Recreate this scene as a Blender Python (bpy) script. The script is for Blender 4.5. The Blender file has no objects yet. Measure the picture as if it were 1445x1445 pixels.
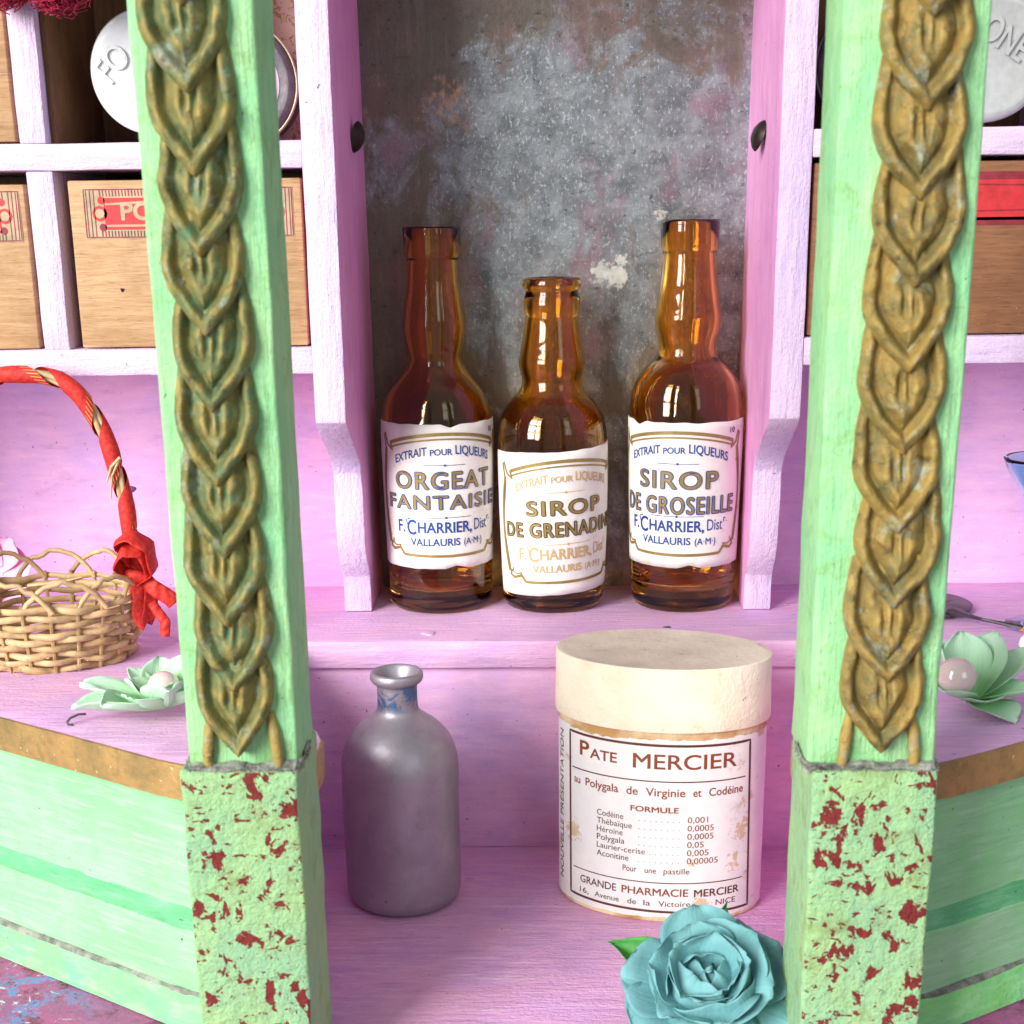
import bpy, bmesh, math, random
from math import sin, cos, pi, radians, sqrt, atan2
from mathutils import Vector, Matrix, noise as mnoise, Euler

random.seed(7)
S = 0.01                                   # everything below is written in centimetres
sc = bpy.context.scene
COL = sc.collection

# ------------------------------------------------------------------ camera
def camera_basis(pitch, roll, yaw):
    f = Vector((-sin(yaw)*cos(pitch), cos(yaw)*cos(pitch), -sin(pitch)))
    r0 = Vector((cos(yaw), sin(yaw), 0)); u0 = r0.cross(f)
    r = cos(roll)*r0 - sin(roll)*u0; u = sin(roll)*r0 + cos(roll)*u0
    return r, u, f
cr, cu, cf = camera_basis(radians(17.0), radians(0.7), radians(1.65))
cam = bpy.data.cameras.new('camera'); cam_ob = bpy.data.objects.new('camera', cam); COL.objects.link(cam_ob)
rot = Matrix((cr, cu, -cf)).transposed().to_4x4()
cam_ob.matrix_world = Matrix.Translation(Vector((0, -43.3, 11.8))*S) @ rot
cam.sensor_width = 36; cam.lens = 2050/1445*36
cam.shift_x = 0.0; cam.shift_y = (722.5-924.0)/1445*-1
cam.clip_start = 0.01; cam.clip_end = 50
cam.dof.use_dof = True; cam.dof.focus_distance = 0.425; cam.dof.aperture_fstop = 42
sc.camera = cam_ob

# ------------------------------------------------------------------ light of the room
world = bpy.data.worlds.new('World'); sc.world = world; world.use_nodes = True
bg = world.node_tree.nodes['Background']
bg.inputs[0].default_value = (0.92, 0.93, 1.0, 1); bg.inputs[1].default_value = 0.40
sc.view_settings.view_transform = 'Standard'; sc.view_settings.look = 'None'
sc.view_settings.exposure = 0.05; sc.view_settings.gamma = 1.0
sc.cycles.max_bounces = 28; sc.cycles.transmission_bounces = 28; sc.cycles.glossy_bounces = 8; sc.cycles.diffuse_bounces = 6

def window(center, target, cols, rows, pw, ph, gap, watts, color):
    c = Vector(center); t = Vector(target); d = (t-c).normalized()
    q = d.to_track_quat('-Z', 'Y')
    R = q.to_matrix()
    for i in range(cols):
        for j in range(rows):
            l = bpy.data.lights.new('window_pane_light', 'AREA'); l.shape = 'RECTANGLE'
            l.size = pw*S; l.size_y = ph*S; l.energy = watts; l.color = color
            o = bpy.data.objects.new('window_pane_light', l); COL.objects.link(o)
            off = R @ Vector(((i-(cols-1)/2)*(pw+gap), (j-(rows-1)/2)*(ph+gap), 0))
            m = q.to_matrix().to_4x4(); m.translation = (c+off)*S
            o.matrix_world = m
# one tall window to the left of and above the photographer, a dimmer one to the right
window((-190, -235, 112), (0, -4, 4), 2, 3, 74, 66, 9, 36, (1.0, 0.975, 0.94))
window((150, -260, 130), (0, -4, 3), 2, 2, 60, 80, 8, 3.2, (0.86, 0.92, 1.0))

# ------------------------------------------------------------------ node helpers
def sr(r, g, b):
    def f(c):
        c /= 255.0
        return c/12.92 if c <= .04045 else ((c+.055)/1.055)**2.4
    return (f(r), f(g), f(b), 1)

class NT:
    def __init__(s, name):
        s.m = bpy.data.materials.new(name); s.m.use_nodes = True
        s.t = s.m.node_tree; s.N = s.t.nodes; s.b = s.N['Principled BSDF']
        tc = s.N.new('ShaderNodeTexCoord'); oi = s.N.new('ShaderNodeObjectInfo')
        sc_ = s.N.new('ShaderNodeVectorMath'); sc_.operation = 'SCALE'; sc_.inputs['Scale'].default_value = 100
        s.l(tc.outputs['Object'], sc_.inputs[0])
        s.raw = sc_.outputs[0]
        ad = s.N.new('ShaderNodeVectorMath'); ad.operation = 'ADD'
        mu = s.N.new('ShaderNodeMath'); mu.operation = 'MULTIPLY'; mu.inputs[1].default_value = 57.0
        s.l(oi.outputs['Random'], mu.inputs[0]); s.l(s.raw, ad.inputs[0]); s.l(mu.outputs[0], ad.inputs[1])
        s.co = ad.outputs[0]
    def l(s, a, b): s.t.links.new(a, b)
    def scaled(s, v, src=None):
        n = s.N.new('ShaderNodeVectorMath'); n.operation = 'MULTIPLY'; n.inputs[1].default_value = v
        s.l(src or s.co, n.inputs[0]); return n.outputs[0]
    def noise(s, scale=1, detail=4, rough=.55, vec=None, dist=0.0, src=None):
        n = s.N.new('ShaderNodeTexNoise'); n.inputs['Scale'].default_value = scale
        n.inputs['Detail'].default_value = detail; n.inputs['Roughness'].default_value = rough
        n.inputs['Distortion'].default_value = dist
        v = src or s.co
        if vec: v = s.scaled(vec, v)
        s.l(v, n.inputs['Vector']); return n.outputs['Fac']
    def vor(s, scale=1, vec=None, feature='F1', src=None):
        n = s.N.new('ShaderNodeTexVoronoi'); n.inputs['Scale'].default_value = scale; n.feature = feature
        v = src or s.co
        if vec: v = s.scaled(vec, v)
        s.l(v, n.inputs['Vector']); return n.outputs['Distance']
    def ramp(s, fac, a, b, lo=0.0, hi=1.0):
        n = s.N.new('ShaderNodeMapRange'); n.inputs['From Min'].default_value = a; n.inputs['From Max'].default_value = b
        n.inputs['To Min'].default_value = lo; n.inputs['To Max'].default_value = hi
        s.l(fac, n.inputs['Value']); return n.outputs[0]
    def mix(s, fac, c1, c2):
        n = s.N.new('ShaderNodeMix'); n.data_type = 'RGBA'
        if isinstance(fac, (int, float)): n.inputs[0].default_value = fac
        else: s.l(fac, n.inputs[0])
        for k, c in ((6, c1), (7, c2)):
            if isinstance(c, tuple): n.inputs[k].default_value = c
            else: s.l(c, n.inputs[k])
        return n.outputs[2]
    def math(s, op, a, b=None):
        n = s.N.new('ShaderNodeMath'); n.operation = op
        for k, c in ((0, a), (1, b)):
            if c is None: continue
            if isinstance(c, (int, float)): n.inputs[k].default_value = c
            else: s.l(c, n.inputs[k])
        return n.outputs[0]
    def sep(s, src=None):
        n = s.N.new('ShaderNodeSeparateXYZ'); s.l(src or s.raw, n.inputs[0]); return n.outputs
    def spot(s, p, r, soft=.3, wob=.35):
        """soft-edged stain of radius r cm round the point p"""
        n = s.N.new('ShaderNodeVectorMath'); n.operation = 'DISTANCE'; n.inputs[1].default_value = p
        s.l(s.raw, n.inputs[0])
        w = s.noise(2.2/r if r < 1 else 2.0, 4, .65)
        d = s.math('ADD', n.outputs['Value'], s.ramp(w, .3, .7, -wob*r, wob*r))
        return s.ramp(d, r*(1-soft), r, 1, 0)
    def bump(s, h, strength=.3, dist=.0004, prev=None):
        n = s.N.new('ShaderNodeBump'); n.inputs['Strength'].default_value = strength; n.inputs['Distance'].default_value = dist
        s.l(h, n.inputs['Height'])
        if prev: s.l(prev, n.inputs['Normal'])
        return n.outputs[0]
    def fin(s, color=None, rough=.6, normal=None, metal=None, spec=.5):
        if color is not None:
            if isinstance(color, tuple): s.b.inputs['Base Color'].default_value = color
            else: s.l(color, s.b.inputs['Base Color'])
        if isinstance(rough, (int, float)): s.b.inputs['Roughness'].default_value = rough
        else: s.l(rough, s.b.inputs['Roughness'])
        if normal is not None: s.l(normal, s.b.inputs['Normal'])
        if metal is not None:
            if isinstance(metal, (int, float)): s.b.inputs['Metallic'].default_value = metal
            else: s.l(metal, s.b.inputs['Metallic'])
        s.b.inputs['Specular IOR Level'].default_value = spec
        return s.m

def paint(name, c1, c2, c3, grain=(1, 1, 1), chips=None, chip_lim=.70, rough=.62, bump=.55, fine=9.0, dirt=None):
    """chalky brushed paint over wood: cloudy tone, brush grain, pits and specks"""
    n = NT(name)
    cloud = n.noise(.45, 5, .6); g = n.noise(2.6, 6, .7, vec=grain); pit = n.noise(fine, 3, .6)
    c = n.mix(n.ramp(cloud, .35, .65), c1, c2)
    c = n.mix(n.ramp(g, .5, .72, 0, .8), c, c3)
    c = n.mix(n.ramp(g, .44, .28, 0, .55), c, tuple(q*.66 for q in c2[:3])+(1,))
    c = n.mix(n.ramp(n.noise(1.5, 7, .75), .54, .70, 0, .35), c, tuple(q*.74 for q in c1[:3])+(1,))
    if dirt:
        d = n.noise(1.1, 6, .75, dist=.6)
        c = n.mix(n.ramp(d, .50, .68, 0, .7), c, dirt)
    speck = n.noise(7.5, 2, .5)
    c = n.mix(n.ramp(speck, .735, .76, 0, .75), c, sr(75, 40, 60))
    if chips:
        ch = n.noise(1.7, 7, .72, vec=grain)
        c = n.mix(n.ramp(ch, chip_lim, chip_lim+.012), c, chips)
    b = n.bump(g, bump*1.0, .001)
    b = n.bump(pit, bump*.8, .0004, b)
    return n.fin(c, rough, b, spec=.35)

LILAC1, LILAC2, LILAC3 = sr(234, 184, 220), sr(218, 176, 224), sr(242, 208, 232)
M = {}
M['lilac'] = paint('lilac_paint', LILAC1, LILAC2, LILAC3, (.25, 2.2, 2.2))
M['lilac_wall'] = paint('lilac_wall_paint', sr(236, 184, 220), sr(216, 178, 228), sr(242, 200, 228), (.35, 1, 1.6), bump=.3)
M['lilac_floor'] = paint('lilac_floor_paint', sr(234, 176, 212), sr(214, 166, 216), sr(242, 202, 228), (.25, 1.6, 1), bump=.9, chips=sr(150, 80, 140), chip_lim=.685)
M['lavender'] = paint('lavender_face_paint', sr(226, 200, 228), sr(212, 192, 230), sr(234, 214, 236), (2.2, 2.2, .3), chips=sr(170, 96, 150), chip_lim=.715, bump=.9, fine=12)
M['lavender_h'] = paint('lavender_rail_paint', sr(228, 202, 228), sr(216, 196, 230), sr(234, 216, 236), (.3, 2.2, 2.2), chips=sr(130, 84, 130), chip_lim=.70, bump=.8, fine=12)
M['mauve'] = paint('mauve_inner_paint', sr(222, 158, 204), sr(214, 146, 198), sr(232, 174, 214), (1, 1, .25), bump=.35)
M['green'] = paint('mint_green_paint', sr(156, 208, 146), sr(132, 200, 144), sr(182, 220, 166), (2.4, 2.4, .22), dirt=sr(122, 166, 96), bump=.9, chips=sr(84, 112, 84), chip_lim=.69, fine=7)
M['green_skirt'] = paint('mint_skirt_paint', sr(150, 204, 158), sr(130, 196, 138), sr(172, 216, 174), (.22, .22, 2.6), bump=.4, dirt=sr(132, 208, 132))
M['green_cove'] = paint('cove_green_paint', sr(108, 180, 132), sr(92, 168, 118), sr(140, 200, 156), (.3, .3, 2.6), bump=.6, chips=sr(60, 84, 66), chip_lim=.66)
M['green_plinth'] = paint('plinth_green_paint', sr(132, 208, 122), sr(120, 204, 146), sr(168, 222, 160), (.3, .3, 1.2), bump=.8)

def flaked_green():
    n = NT('flaked_green_and_red_paint')
    cloud = n.noise(.5, 5, .6); g = n.noise(2.4, 6, .7, vec=(2.6, 2.6, .5))
    c = n.mix(n.ramp(cloud, .35, .65), sr(154, 196, 134), sr(140, 190, 146))
    c = n.mix(n.ramp(g, .5, .75, 0, .5), c, sr(182, 212, 150))
    c = n.mix(n.ramp(n.noise(1.3, 6, .75), .52, .68, 0, .65), c, sr(132, 146, 84))
    a = n.noise(2.1, 5, .60, vec=(1.15, 1, .8), dist=.35)
    a2 = n.noise(4.6, 4, .6, vec=(.8, 1, 1.2), dist=.5)
    m1 = n.ramp(a, .575, .585); m2 = n.ramp(a2, .615, .625)
    msk = n.math('MAXIMUM', m1, m2)
    nx = n.sep(n.N.new('ShaderNodeNewGeometry').outputs['Normal'])
    front = n.ramp(nx[1], -.6, -.8, 0, 1)
    z = n.sep(n.raw)[2]
    msk = n.math('MULTIPLY', n.math('MULTIPLY', msk, front), n.ramp(z, .99, .95, 0, 1))
    c = n.mix(msk, c, n.mix(n.noise(3), sr(104, 30, 28), sr(132, 48, 42)))
    h = n.math('SUBTRACT', n.ramp(n.noise(3.2, 6, .7), .3, .7), n.math('MULTIPLY', msk, .9))
    b = n.bump(h, .7, .0011); b = n.bump(n.noise(6, 5, .65), .6, .0006, b)
    return n.fin(c, .6, b, spec=.3)
M['flaked'] = flaked_green()

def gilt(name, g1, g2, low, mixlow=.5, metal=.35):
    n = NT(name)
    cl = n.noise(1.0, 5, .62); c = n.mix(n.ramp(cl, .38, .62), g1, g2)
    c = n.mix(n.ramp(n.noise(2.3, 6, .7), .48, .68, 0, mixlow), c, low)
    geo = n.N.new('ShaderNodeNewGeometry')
    # a paler gold is mixed in on the high ridges
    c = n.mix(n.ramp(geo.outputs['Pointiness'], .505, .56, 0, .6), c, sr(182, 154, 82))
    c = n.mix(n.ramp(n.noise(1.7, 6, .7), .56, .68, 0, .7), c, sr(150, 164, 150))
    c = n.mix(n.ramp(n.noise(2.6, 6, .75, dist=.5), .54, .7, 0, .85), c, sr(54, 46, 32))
    c = n.mix(n.ramp(n.noise(9, 3), .70, .76, 0, .5), c, sr(206, 186, 120))
    b = n.bump(n.noise(4, 6, .7), .8, .0009)
    return n.fin(c, .56, b, metal=metal, spec=.4)
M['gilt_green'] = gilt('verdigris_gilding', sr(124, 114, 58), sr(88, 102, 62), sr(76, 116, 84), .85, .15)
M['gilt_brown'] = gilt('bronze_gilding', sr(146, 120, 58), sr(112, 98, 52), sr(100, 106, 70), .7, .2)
def goldedge():
    n = NT('tarnished_gold_edge_paint')
    c = n.mix(n.ramp(n.noise(.8, 5, .6), .38, .62), sr(178, 142, 86), sr(146, 122, 76))
    c = n.mix(n.ramp(n.noise(2.8, 6, .7), .5, .66, 0, .6), c, sr(120, 108, 60))
    c = n.mix(n.ramp(n.noise(9, 2), .7, .72, 0, .8), c, sr(236, 216, 160))
    return n.fin(c, .45, n.bump(n.noise(4, 6, .7), .6, .0006), metal=.3)
M['goldedge'] = goldedge()

def basecoat():
    n = NT('worn_layered_base_paint')
    c = n.mix(n.ramp(n.noise(.7, 6, .7), .4, .6), sr(190, 96, 150), sr(168, 100, 150))
    c = n.mix(n.ramp(n.noise(1.3, 6, .75), .52, .62), c, sr(140, 70, 104))
    x = n.sep()[0]
    left = n.ramp(x, -10.6, -12.6, 0, 1)
    blue = n.math('MULTIPLY', n.ramp(n.noise(.9, 6, .72, dist=.5), .50, .56), left)
    c = n.mix(blue, c, sr(120, 146, 206))
    white = n.math('MULTIPLY', n.ramp(n.noise(1.9, 6, .7, dist=.8), .58, .60), left)
    c = n.mix(white, c, sr(214, 224, 232))
    dk = n.math('MULTIPLY', n.ramp(n.noise(2.6, 6, .7, dist=.8), .60, .62), left)
    c = n.mix(dk, c, sr(84, 44, 56))
    return n.fin(c, .6, n.bump(n.noise(3, 7, .7), .8, .001))
M['basecoat'] = basecoat()

def wood(name, c1, c2, c3, grain=(.35, .35, 5)):
    n = NT(name)
    g = n.noise(1.6, 7, .68, vec=grain, dist=.4); f = n.noise(7, 4, .6, vec=grain)
    c = n.mix(n.ramp(g, .36, .66), c1, c2)
    c = n.mix(n.ramp(f, .55, .72, 0, .8), c, c3)
    c = n.mix(n.ramp(n.noise(13, 2), .765, .775), c, sr(225, 210, 185))
    c = n.mix(n.ramp(n.noise(.7, 5, .6), .45, .7, 0, .45), c, c3)
    return n.fin(c, .58, n.bump(f, .35, .0003), spec=.3)
M['wood'] = wood('drawer_wood', sr(196, 160, 120), sr(172, 134, 94), sr(128, 92, 60))
M['wood_dark'] = wood('drawer_wood_reddish', sr(150, 104, 74), sr(130, 88, 60), sr(96, 60, 42))
M['wood_inner'] = wood('cubby_wood', sr(126, 92, 62), sr(104, 74, 50), sr(76, 50, 34), (5, 1, .35))
M['dark'] = NT('dark_gap').fin(sr(34, 22, 20), .9)

def tin():
    n = NT('foxed_mirror_silvering')
    x, y, z = n.sep()
    big = n.noise(.42, 8, .72, dist=.6, vec=(1.2, 1, .8))
    # the silvering has gone brown along the top and left, grey and sparkling in the middle
    m = n.math('ADD', n.ramp(x, -4.8, -.5, -.34, .12), n.ramp(big, .3, .7, -.42, .62))
    m = n.math('ADD', m, n.ramp(z, 17.6, 14.5, -.5, .05))
    m = n.math('ADD', m, n.ramp(z, 6.0, 10.0, -.3, .08))
    m = n.ramp(m, -.12, .13)
    brown = n.mix(n.noise(1.2, 5, .6), sr(122, 114, 102), sr(98, 93, 84))
    brown = n.mix(n.ramp(n.noise(.6, 4), .5, .7), brown, sr(128, 108, 100))
    grey = n.mix(n.ramp(n.noise(1.5, 6, .7, dist=.4), .38, .62), sr(152, 160, 162), sr(112, 118, 120))
    c = n.mix(m, brown, grey)
    sp = n.ramp(n.noise(13, 4, .66, vec=(1, 1, .6)), .57, .63)
    sp = n.math('MULTIPLY', sp, n.ramp(m, 0, 1, .06, .95))
    c = n.mix(n.math('MULTIPLY', sp, .7), c, sr(196, 204, 206))
    dk = n.ramp(n.noise(3.2, 6, .7, vec=(1, 1, 1.8)), .60, .68, 0, .7)
    c = n.mix(dk, c, sr(58, 52, 52))
    c = n.mix(n.math('MULTIPLY', n.ramp(n.noise(.55, 4, .6, src=n.scaled((1, 1, .6))), .56, .66, 0, .6), n.ramp(m, 0, 1)), c, sr(150, 112, 124))
    st = n.ramp(n.noise(1.6, 5, .65, vec=(3.2, 1, .25)), .52, .66, 0, .22); c = n.mix(st, c, sr(150, 146, 140))
    st2 = n.ramp(n.noise(1.2, 6, .7, vec=(.4, 1, 2.6)), .60, .70, 0, .5); c = n.mix(n.math('MULTIPLY', st2, m), c, sr(84, 84, 88))
    s1 = n.math('MAXIMUM', n.math('MAXIMUM', n.spot((2.05, 2.7, 9.85), .40, .25, .3), n.spot((2.15, 2.7, 10.35), .27, .25, .3)),
                n.math('MAXIMUM', n.spot((1.55, 2.7, 9.95), .42, .4, .5), n.spot((3.3, 2.7, 11.7), .33, .3, .5)))
    c = n.mix(n.math('MULTIPLY', s1, n.ramp(n.noise(6, 4), .3, .5, .6, 1)), c, sr(212, 214, 204))
    s2 = n.spot((-3.0, 2.5, 14.9), .75, .8, .7)
    c = n.mix(n.math('MULTIPLY', s2, n.ramp(n.noise(5, 5, .7, vec=(1.4, 1, .6)), .42, .6, 0, .7)), c, sr(214, 176, 140))
    rough = n.ramp(n.noise(3, 5, .7), .3, .7, .26, .46)
    b = n.bump(n.noise(5.5, 4, .65), .35, .0004)
    return n.fin(c, rough, b, metal=n.ramp(n.noise(2, 4), .4, .6, .35, .6))
M['mirror'] = tin()

def glass(name, col, rough=.02, tint=None):
    n = NT(name)
    n.fin(col, rough, n.bump(n.noise(.9, 3, .5, vec=(1, 1, .5)), .12, .0012))
    n.b.inputs['Transmission Weight'].default_value = 1.0; n.b.inputs['IOR'].default_value = 1.5
    return n.m
M['amber'] = glass('amber_glass', (.99, .60, .13, 1))
M['blueglass'] = glass('blue_glass', (.5, .85, .95, 1))

def silver():
    n = NT('worn_aluminium_paint')
    z = n.sep()[2]
    c = n.mix(n.ramp(n.noise(.8, 5, .6), .4, .62), sr(170, 165, 172), sr(158, 152, 160))
    c = n.mix(n.ramp(n.noise(2.4, 6, .7), .56, .72, 0, .3), c, sr(130, 122, 118))
    worn = n.math('MULTIPLY', n.math('MULTIPLY', n.ramp(z, 5.5, 5.75, 0, 1), n.ramp(z, 6.35, 6.2, 0, 1)), n.ramp(n.noise(1.3, 5, .6, dist=.6), .47, .51))
    c = n.mix(worn, c, sr(88, 122, 158))
    dirt = n.ramp(n.noise(4, 6, .75), .66, .69, 0, .7)
    c = n.mix(dirt, c, sr(70, 62, 62))
    b = n.bump(n.noise(5.0, 5, .6), .16, .0003); b = n.bump(n.noise(14, 2), .22, .0002, b)
    return n.fin(c, n.ramp(n.noise(2, 4), .35, .65, .42, .56), b, metal=.72)
M['silver'] = silver()

def card(name, c1, c2, stain, bump=.5, fine=8):
    n = NT(name)
    c = n.mix(n.ramp(n.noise(.8, 5, .6), .4, .62), c1, c2)
    c = n.mix(n.ramp(n.noise(1.6, 6, .72), .60, .70, 0, .6), c, stain)
    c = n.mix(n.ramp(n.noise(6.5, 3, .6, vec=(1, 1, 1.6)), .72, .735, 0, .8), c, sr(110, 80, 50))
    b = n.bump(n.noise(fine, 4, .7), bump, .0004)
    return n.fin(c, .8, b, spec=.2)
M['card_lid'] = card('cream_card', sr(240, 232, 208), sr(232, 222, 194), sr(214, 190, 146), .8, 6)
M['card_top'] = card('greyer_card_top', sr(230, 218, 196), sr(216, 204, 184), sr(184, 168, 146), .7, 6)  # lid top, a little darker and greyer than the cream sides
M['card_body'] = card('torn_card', sr(224, 206, 168), sr(186, 144, 92), sr(160, 112, 62), .7)
def boxlabel():
    n = NT('stained_box_label')
    c = n.mix(n.ramp(n.noise(.9, 5, .6), .4, .62), sr(232, 230, 224), sr(220, 220, 218))
    stain = n.ramp(n.noise(1.1, 6, .7, dist=.4), .585, .64, 0, .8)
    z = n.sep()[2]; x = n.sep()[0]
    edge = n.math('MAXIMUM', n.ramp(z, 4.9, 5.15, 0, .5), n.ramp(x, 4.9, 5.6, 0, .5))
    c = n.mix(n.math('MULTIPLY', stain, n.ramp(n.math('ABSOLUTE', x), 1.6, 2.6, .12, 1)), c, sr(190, 166, 122))
    for p, r in (((2.45, -1.3, 2.6), .42), ((2.35, -1.4, 1.7), .38), ((2.5, -1.2, 3.3), .25), ((1.3, -1.75, .55), .3), ((-2.3, -1.1, 2.2), .3), ((1.05, -1.75, 1.75), .14)):
        c = n.mix(n.math('MULTIPLY', n.spot(p, r, .3, .8), .75), c, sr(196, 166, 112))
    return n.fin(c, .55, n.bump(n.noise(3, 6, .7), .35, .0003), spec=.3)
M['boxlabel'] = boxlabel()
def plain(name, col, rough=.6, metal=0.0, var=.12, scale=3.0, bump=0.2, spec=.4):
    n = NT(name)
    c2 = tuple(max(0, v*(1-var*2)) for v in col[:3])+(1,)
    c = n.mix(n.ramp(n.noise(scale, 5, .65), .38, .66), col, c2)
    return n.fin(c, rough, n.bump(n.noise(scale*3, 4, .6), bump, .0003) if bump else None, metal=metal, spec=spec)
M['label'] = card('white_label_paper', sr(238, 234, 228), sr(230, 226, 220), sr(214, 196, 168), .35, 4)
M['inkblue'] = plain('blue_ink', sr(24, 72, 150), .5, var=.08, bump=0)
M['inkgold'] = plain('bronze_ink', sr(160, 136, 78), .42, metal=.25, var=.12, bump=0)
M['inkfaded'] = plain('faded_bronze_ink', sr(206, 172, 118), .5, var=.08, bump=0)
M['inkshade'] = plain('dark_olive_ink', sr(74, 68, 44), .5, var=.1, bump=0)
M['inkbrown'] = plain('brown_ink', sr(138, 70, 44), .5, var=.1, bump=0)
M['inkdark'] = plain('dark_brown_ink', sr(92, 52, 44), .5, var=.1, bump=0)
M['inkred'] = plain('label_red_ink', sr(206, 52, 56), .55, var=.14, bump=0)
M['inkdeep'] = plain('label_oxblood_ink', sr(146, 44, 58), .55, var=.2, bump=0)
M['paper_tan'] = plain('old_tan_paper', sr(190, 164, 134), .7, var=.16, bump=.2)
M['inkpink'] = plain('violet_ink', sr(90, 50, 120), .5, bump=0)
M['tack'] = plain('blackened_iron', sr(62, 54, 50), .42, metal=.7, var=.2)
M['porcelain'] = plain('white_porcelain', sr(238, 240, 242), .22, var=.03, bump=0)
M['zinc'] = plain('grey_metal_cap', sr(186, 188, 186), .38, metal=.35, var=.08)
M['brassrim'] = plain('dull_metal_rim', sr(176, 160, 136), .38, metal=.8, var=.15)
M['iron'] = plain('dark_pewter', sr(98, 92, 98), .42, metal=.6, var=.2)
M['cane'] = plain('cane', sr(214, 182, 134), .5, var=.2, scale=2.0)
M['cane2'] = plain('cane_darker_strand', sr(198, 164, 116), .5, var=.24, scale=2.0)  # slightly darker cane for stakes, base and every third weaver
M['grime'] = plain('grey_dust_and_glue', sr(152, 156, 144), .95, var=.35, bump=.8)
M['pearl'] = plain('pearl', sr(232, 212, 206), .16, metal=.15, var=.08, scale=1.0, bump=0, spec=.8)
M['pompom'] = plain('crimson_tulle', sr(178, 24, 66), .6, var=.2)
M['pinkpetal'] = plain('pink_petal', sr(240, 176, 214), .6, var=.08)
M['white'] = plain('white_glaze', sr(240, 238, 236), .2, var=.03, bump=0)
M['orange'] = plain('orange_glaze', sr(232, 142, 48), .3, bump=0)
M['navy'] = plain('navy_glaze', sr(30, 34, 78), .3, bump=0)
M['leaf'] = plain('leaf_green_paper', sr(60, 142, 56), .6, var=.18)

def petalmat(name, base, tip, back):
    n = NT(name)
    uv = n.N.new('ShaderNodeUVMap'); s_ = n.N.new('ShaderNodeSeparateXYZ'); n.l(uv.outputs[0], s_.inputs[0])
    c = n.mix(n.ramp(s_.outputs[1], .1, .9), base, tip)
    c = n.mix(n.ramp(n.noise(2.0, 5, .65), .45, .7, 0, .45), c, back)
    v = n.noise(3.5, 5, .65)
    vein = n.N.new('ShaderNodeTexNoise'); vein.inputs['Scale'].default_value = 1; vs = n.scaled((26, 1.2, 1), uv.outputs[0]); n.l(vs, vein.inputs['Vector'])
    c = n.mix(n.ramp(vein.outputs['Fac'], .35, .65, 0, .35), c, tip)
    n.fin(c, .7, n.bump(vein.outputs['Fac'], .35, .0005, n.bump(v, .35, .0006)), spec=.25)
    n.b.inputs['Subsurface Weight'].default_value = 0.0
    return n.m
M['teal'] = petalmat('teal_paper_petal', sr(46, 108, 116), sr(112, 164, 168), sr(70, 134, 138))
M['mint'] = petalmat('mint_paper_petal', sr(130, 196, 110), sr(196, 230, 204), sr(168, 216, 168))

def ribbonmat():
    n = NT('red_ribbon_weave')
    g = n.noise(9, 3, .6)
    c = n.mix(n.ramp(g, .35, .65), sr(214, 62, 46), sr(182, 34, 36))
    return n.fin(c, .6, n.bump(g, .5, .0003), spec=.3)
M['ribbon'] = ribbonmat()
M['ribbonedge'] = plain('gold_picot_thread', sr(226, 160, 92), .5, metal=.2)

def wallpaper():
    n = NT('printed_wallpaper')
    c = n.mix(n.ramp(n.noise(3.5, 3, .6, dist=1.5), .56, .6), sr(188, 156, 140), sr(142, 120, 56))
    return n.fin(c, .7)
M['wallpaper'] = wallpaper()

# ------------------------------------------------------------------ object helpers
def link(name, me, mat, parent=None, loc=(0, 0, 0), sharp=35, smooth=True):
    if mat is not None:
        for m in (mat if isinstance(mat, (list, tuple)) else [mat]): me.materials.append(m)
    if smooth:
        me.shade_smooth()
        if sharp: me.set_sharp_from_angle(angle=radians(sharp))
    o = bpy.data.objects.new(name, me); COL.objects.link(o)
    o.location = Vector(loc)*S
    if parent: o.parent = parent
    return o
def from_bm(name, bm, mat, parent=None, loc=(0, 0, 0), sharp=35, smooth=True, shift=None):
    if shift: bmesh.ops.translate(bm, vec=Vector(shift), verts=bm.verts)
    bmesh.ops.scale(bm, vec=(S, S, S), verts=bm.verts)
    bmesh.ops.recalc_face_normals(bm, faces=bm.faces)
    me = bpy.data.meshes.new(name); bm.to_mesh(me); bm.free()
    return link(name, me, mat, parent, loc, sharp, smooth)
def from_vf(name, v, f, mat, parent=None, loc=(0, 0, 0), sharp=35, smooth=True, mi=None, recalc=False, uv=None):
    me = bpy.data.meshes.new(name)
    me.from_pydata([(a*S, b*S, c*S) for a, b, c in v], [], f)
    if mi: me.polygons.foreach_set('material_index', mi)
    if uv:
        l = me.uv_layers.new(name='UVMap')
        for p in me.polygons:
            for li in p.loop_indices: l.data[li].uv = uv[me.loops[li].vertex_index]
    if recalc:
        bm = bmesh.new(); bm.from_mesh(me); bmesh.ops.recalc_face_normals(bm, faces=bm.faces); bm.to_mesh(me); bm.free()
    me.update()
    return link(name, me, mat, parent, loc, sharp, smooth)
def thing(name, label, cat, loc=(0, 0, 0), group=None, rot=None):
    o = bpy.data.objects.new(name, None); COL.objects.link(o); o.location = Vector(loc)*S
    o.empty_display_size = .01
    o['label'] = label; o['category'] = cat
    if group: o['group'] = group
    if rot: o.rotation_euler = rot
    return o

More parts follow.
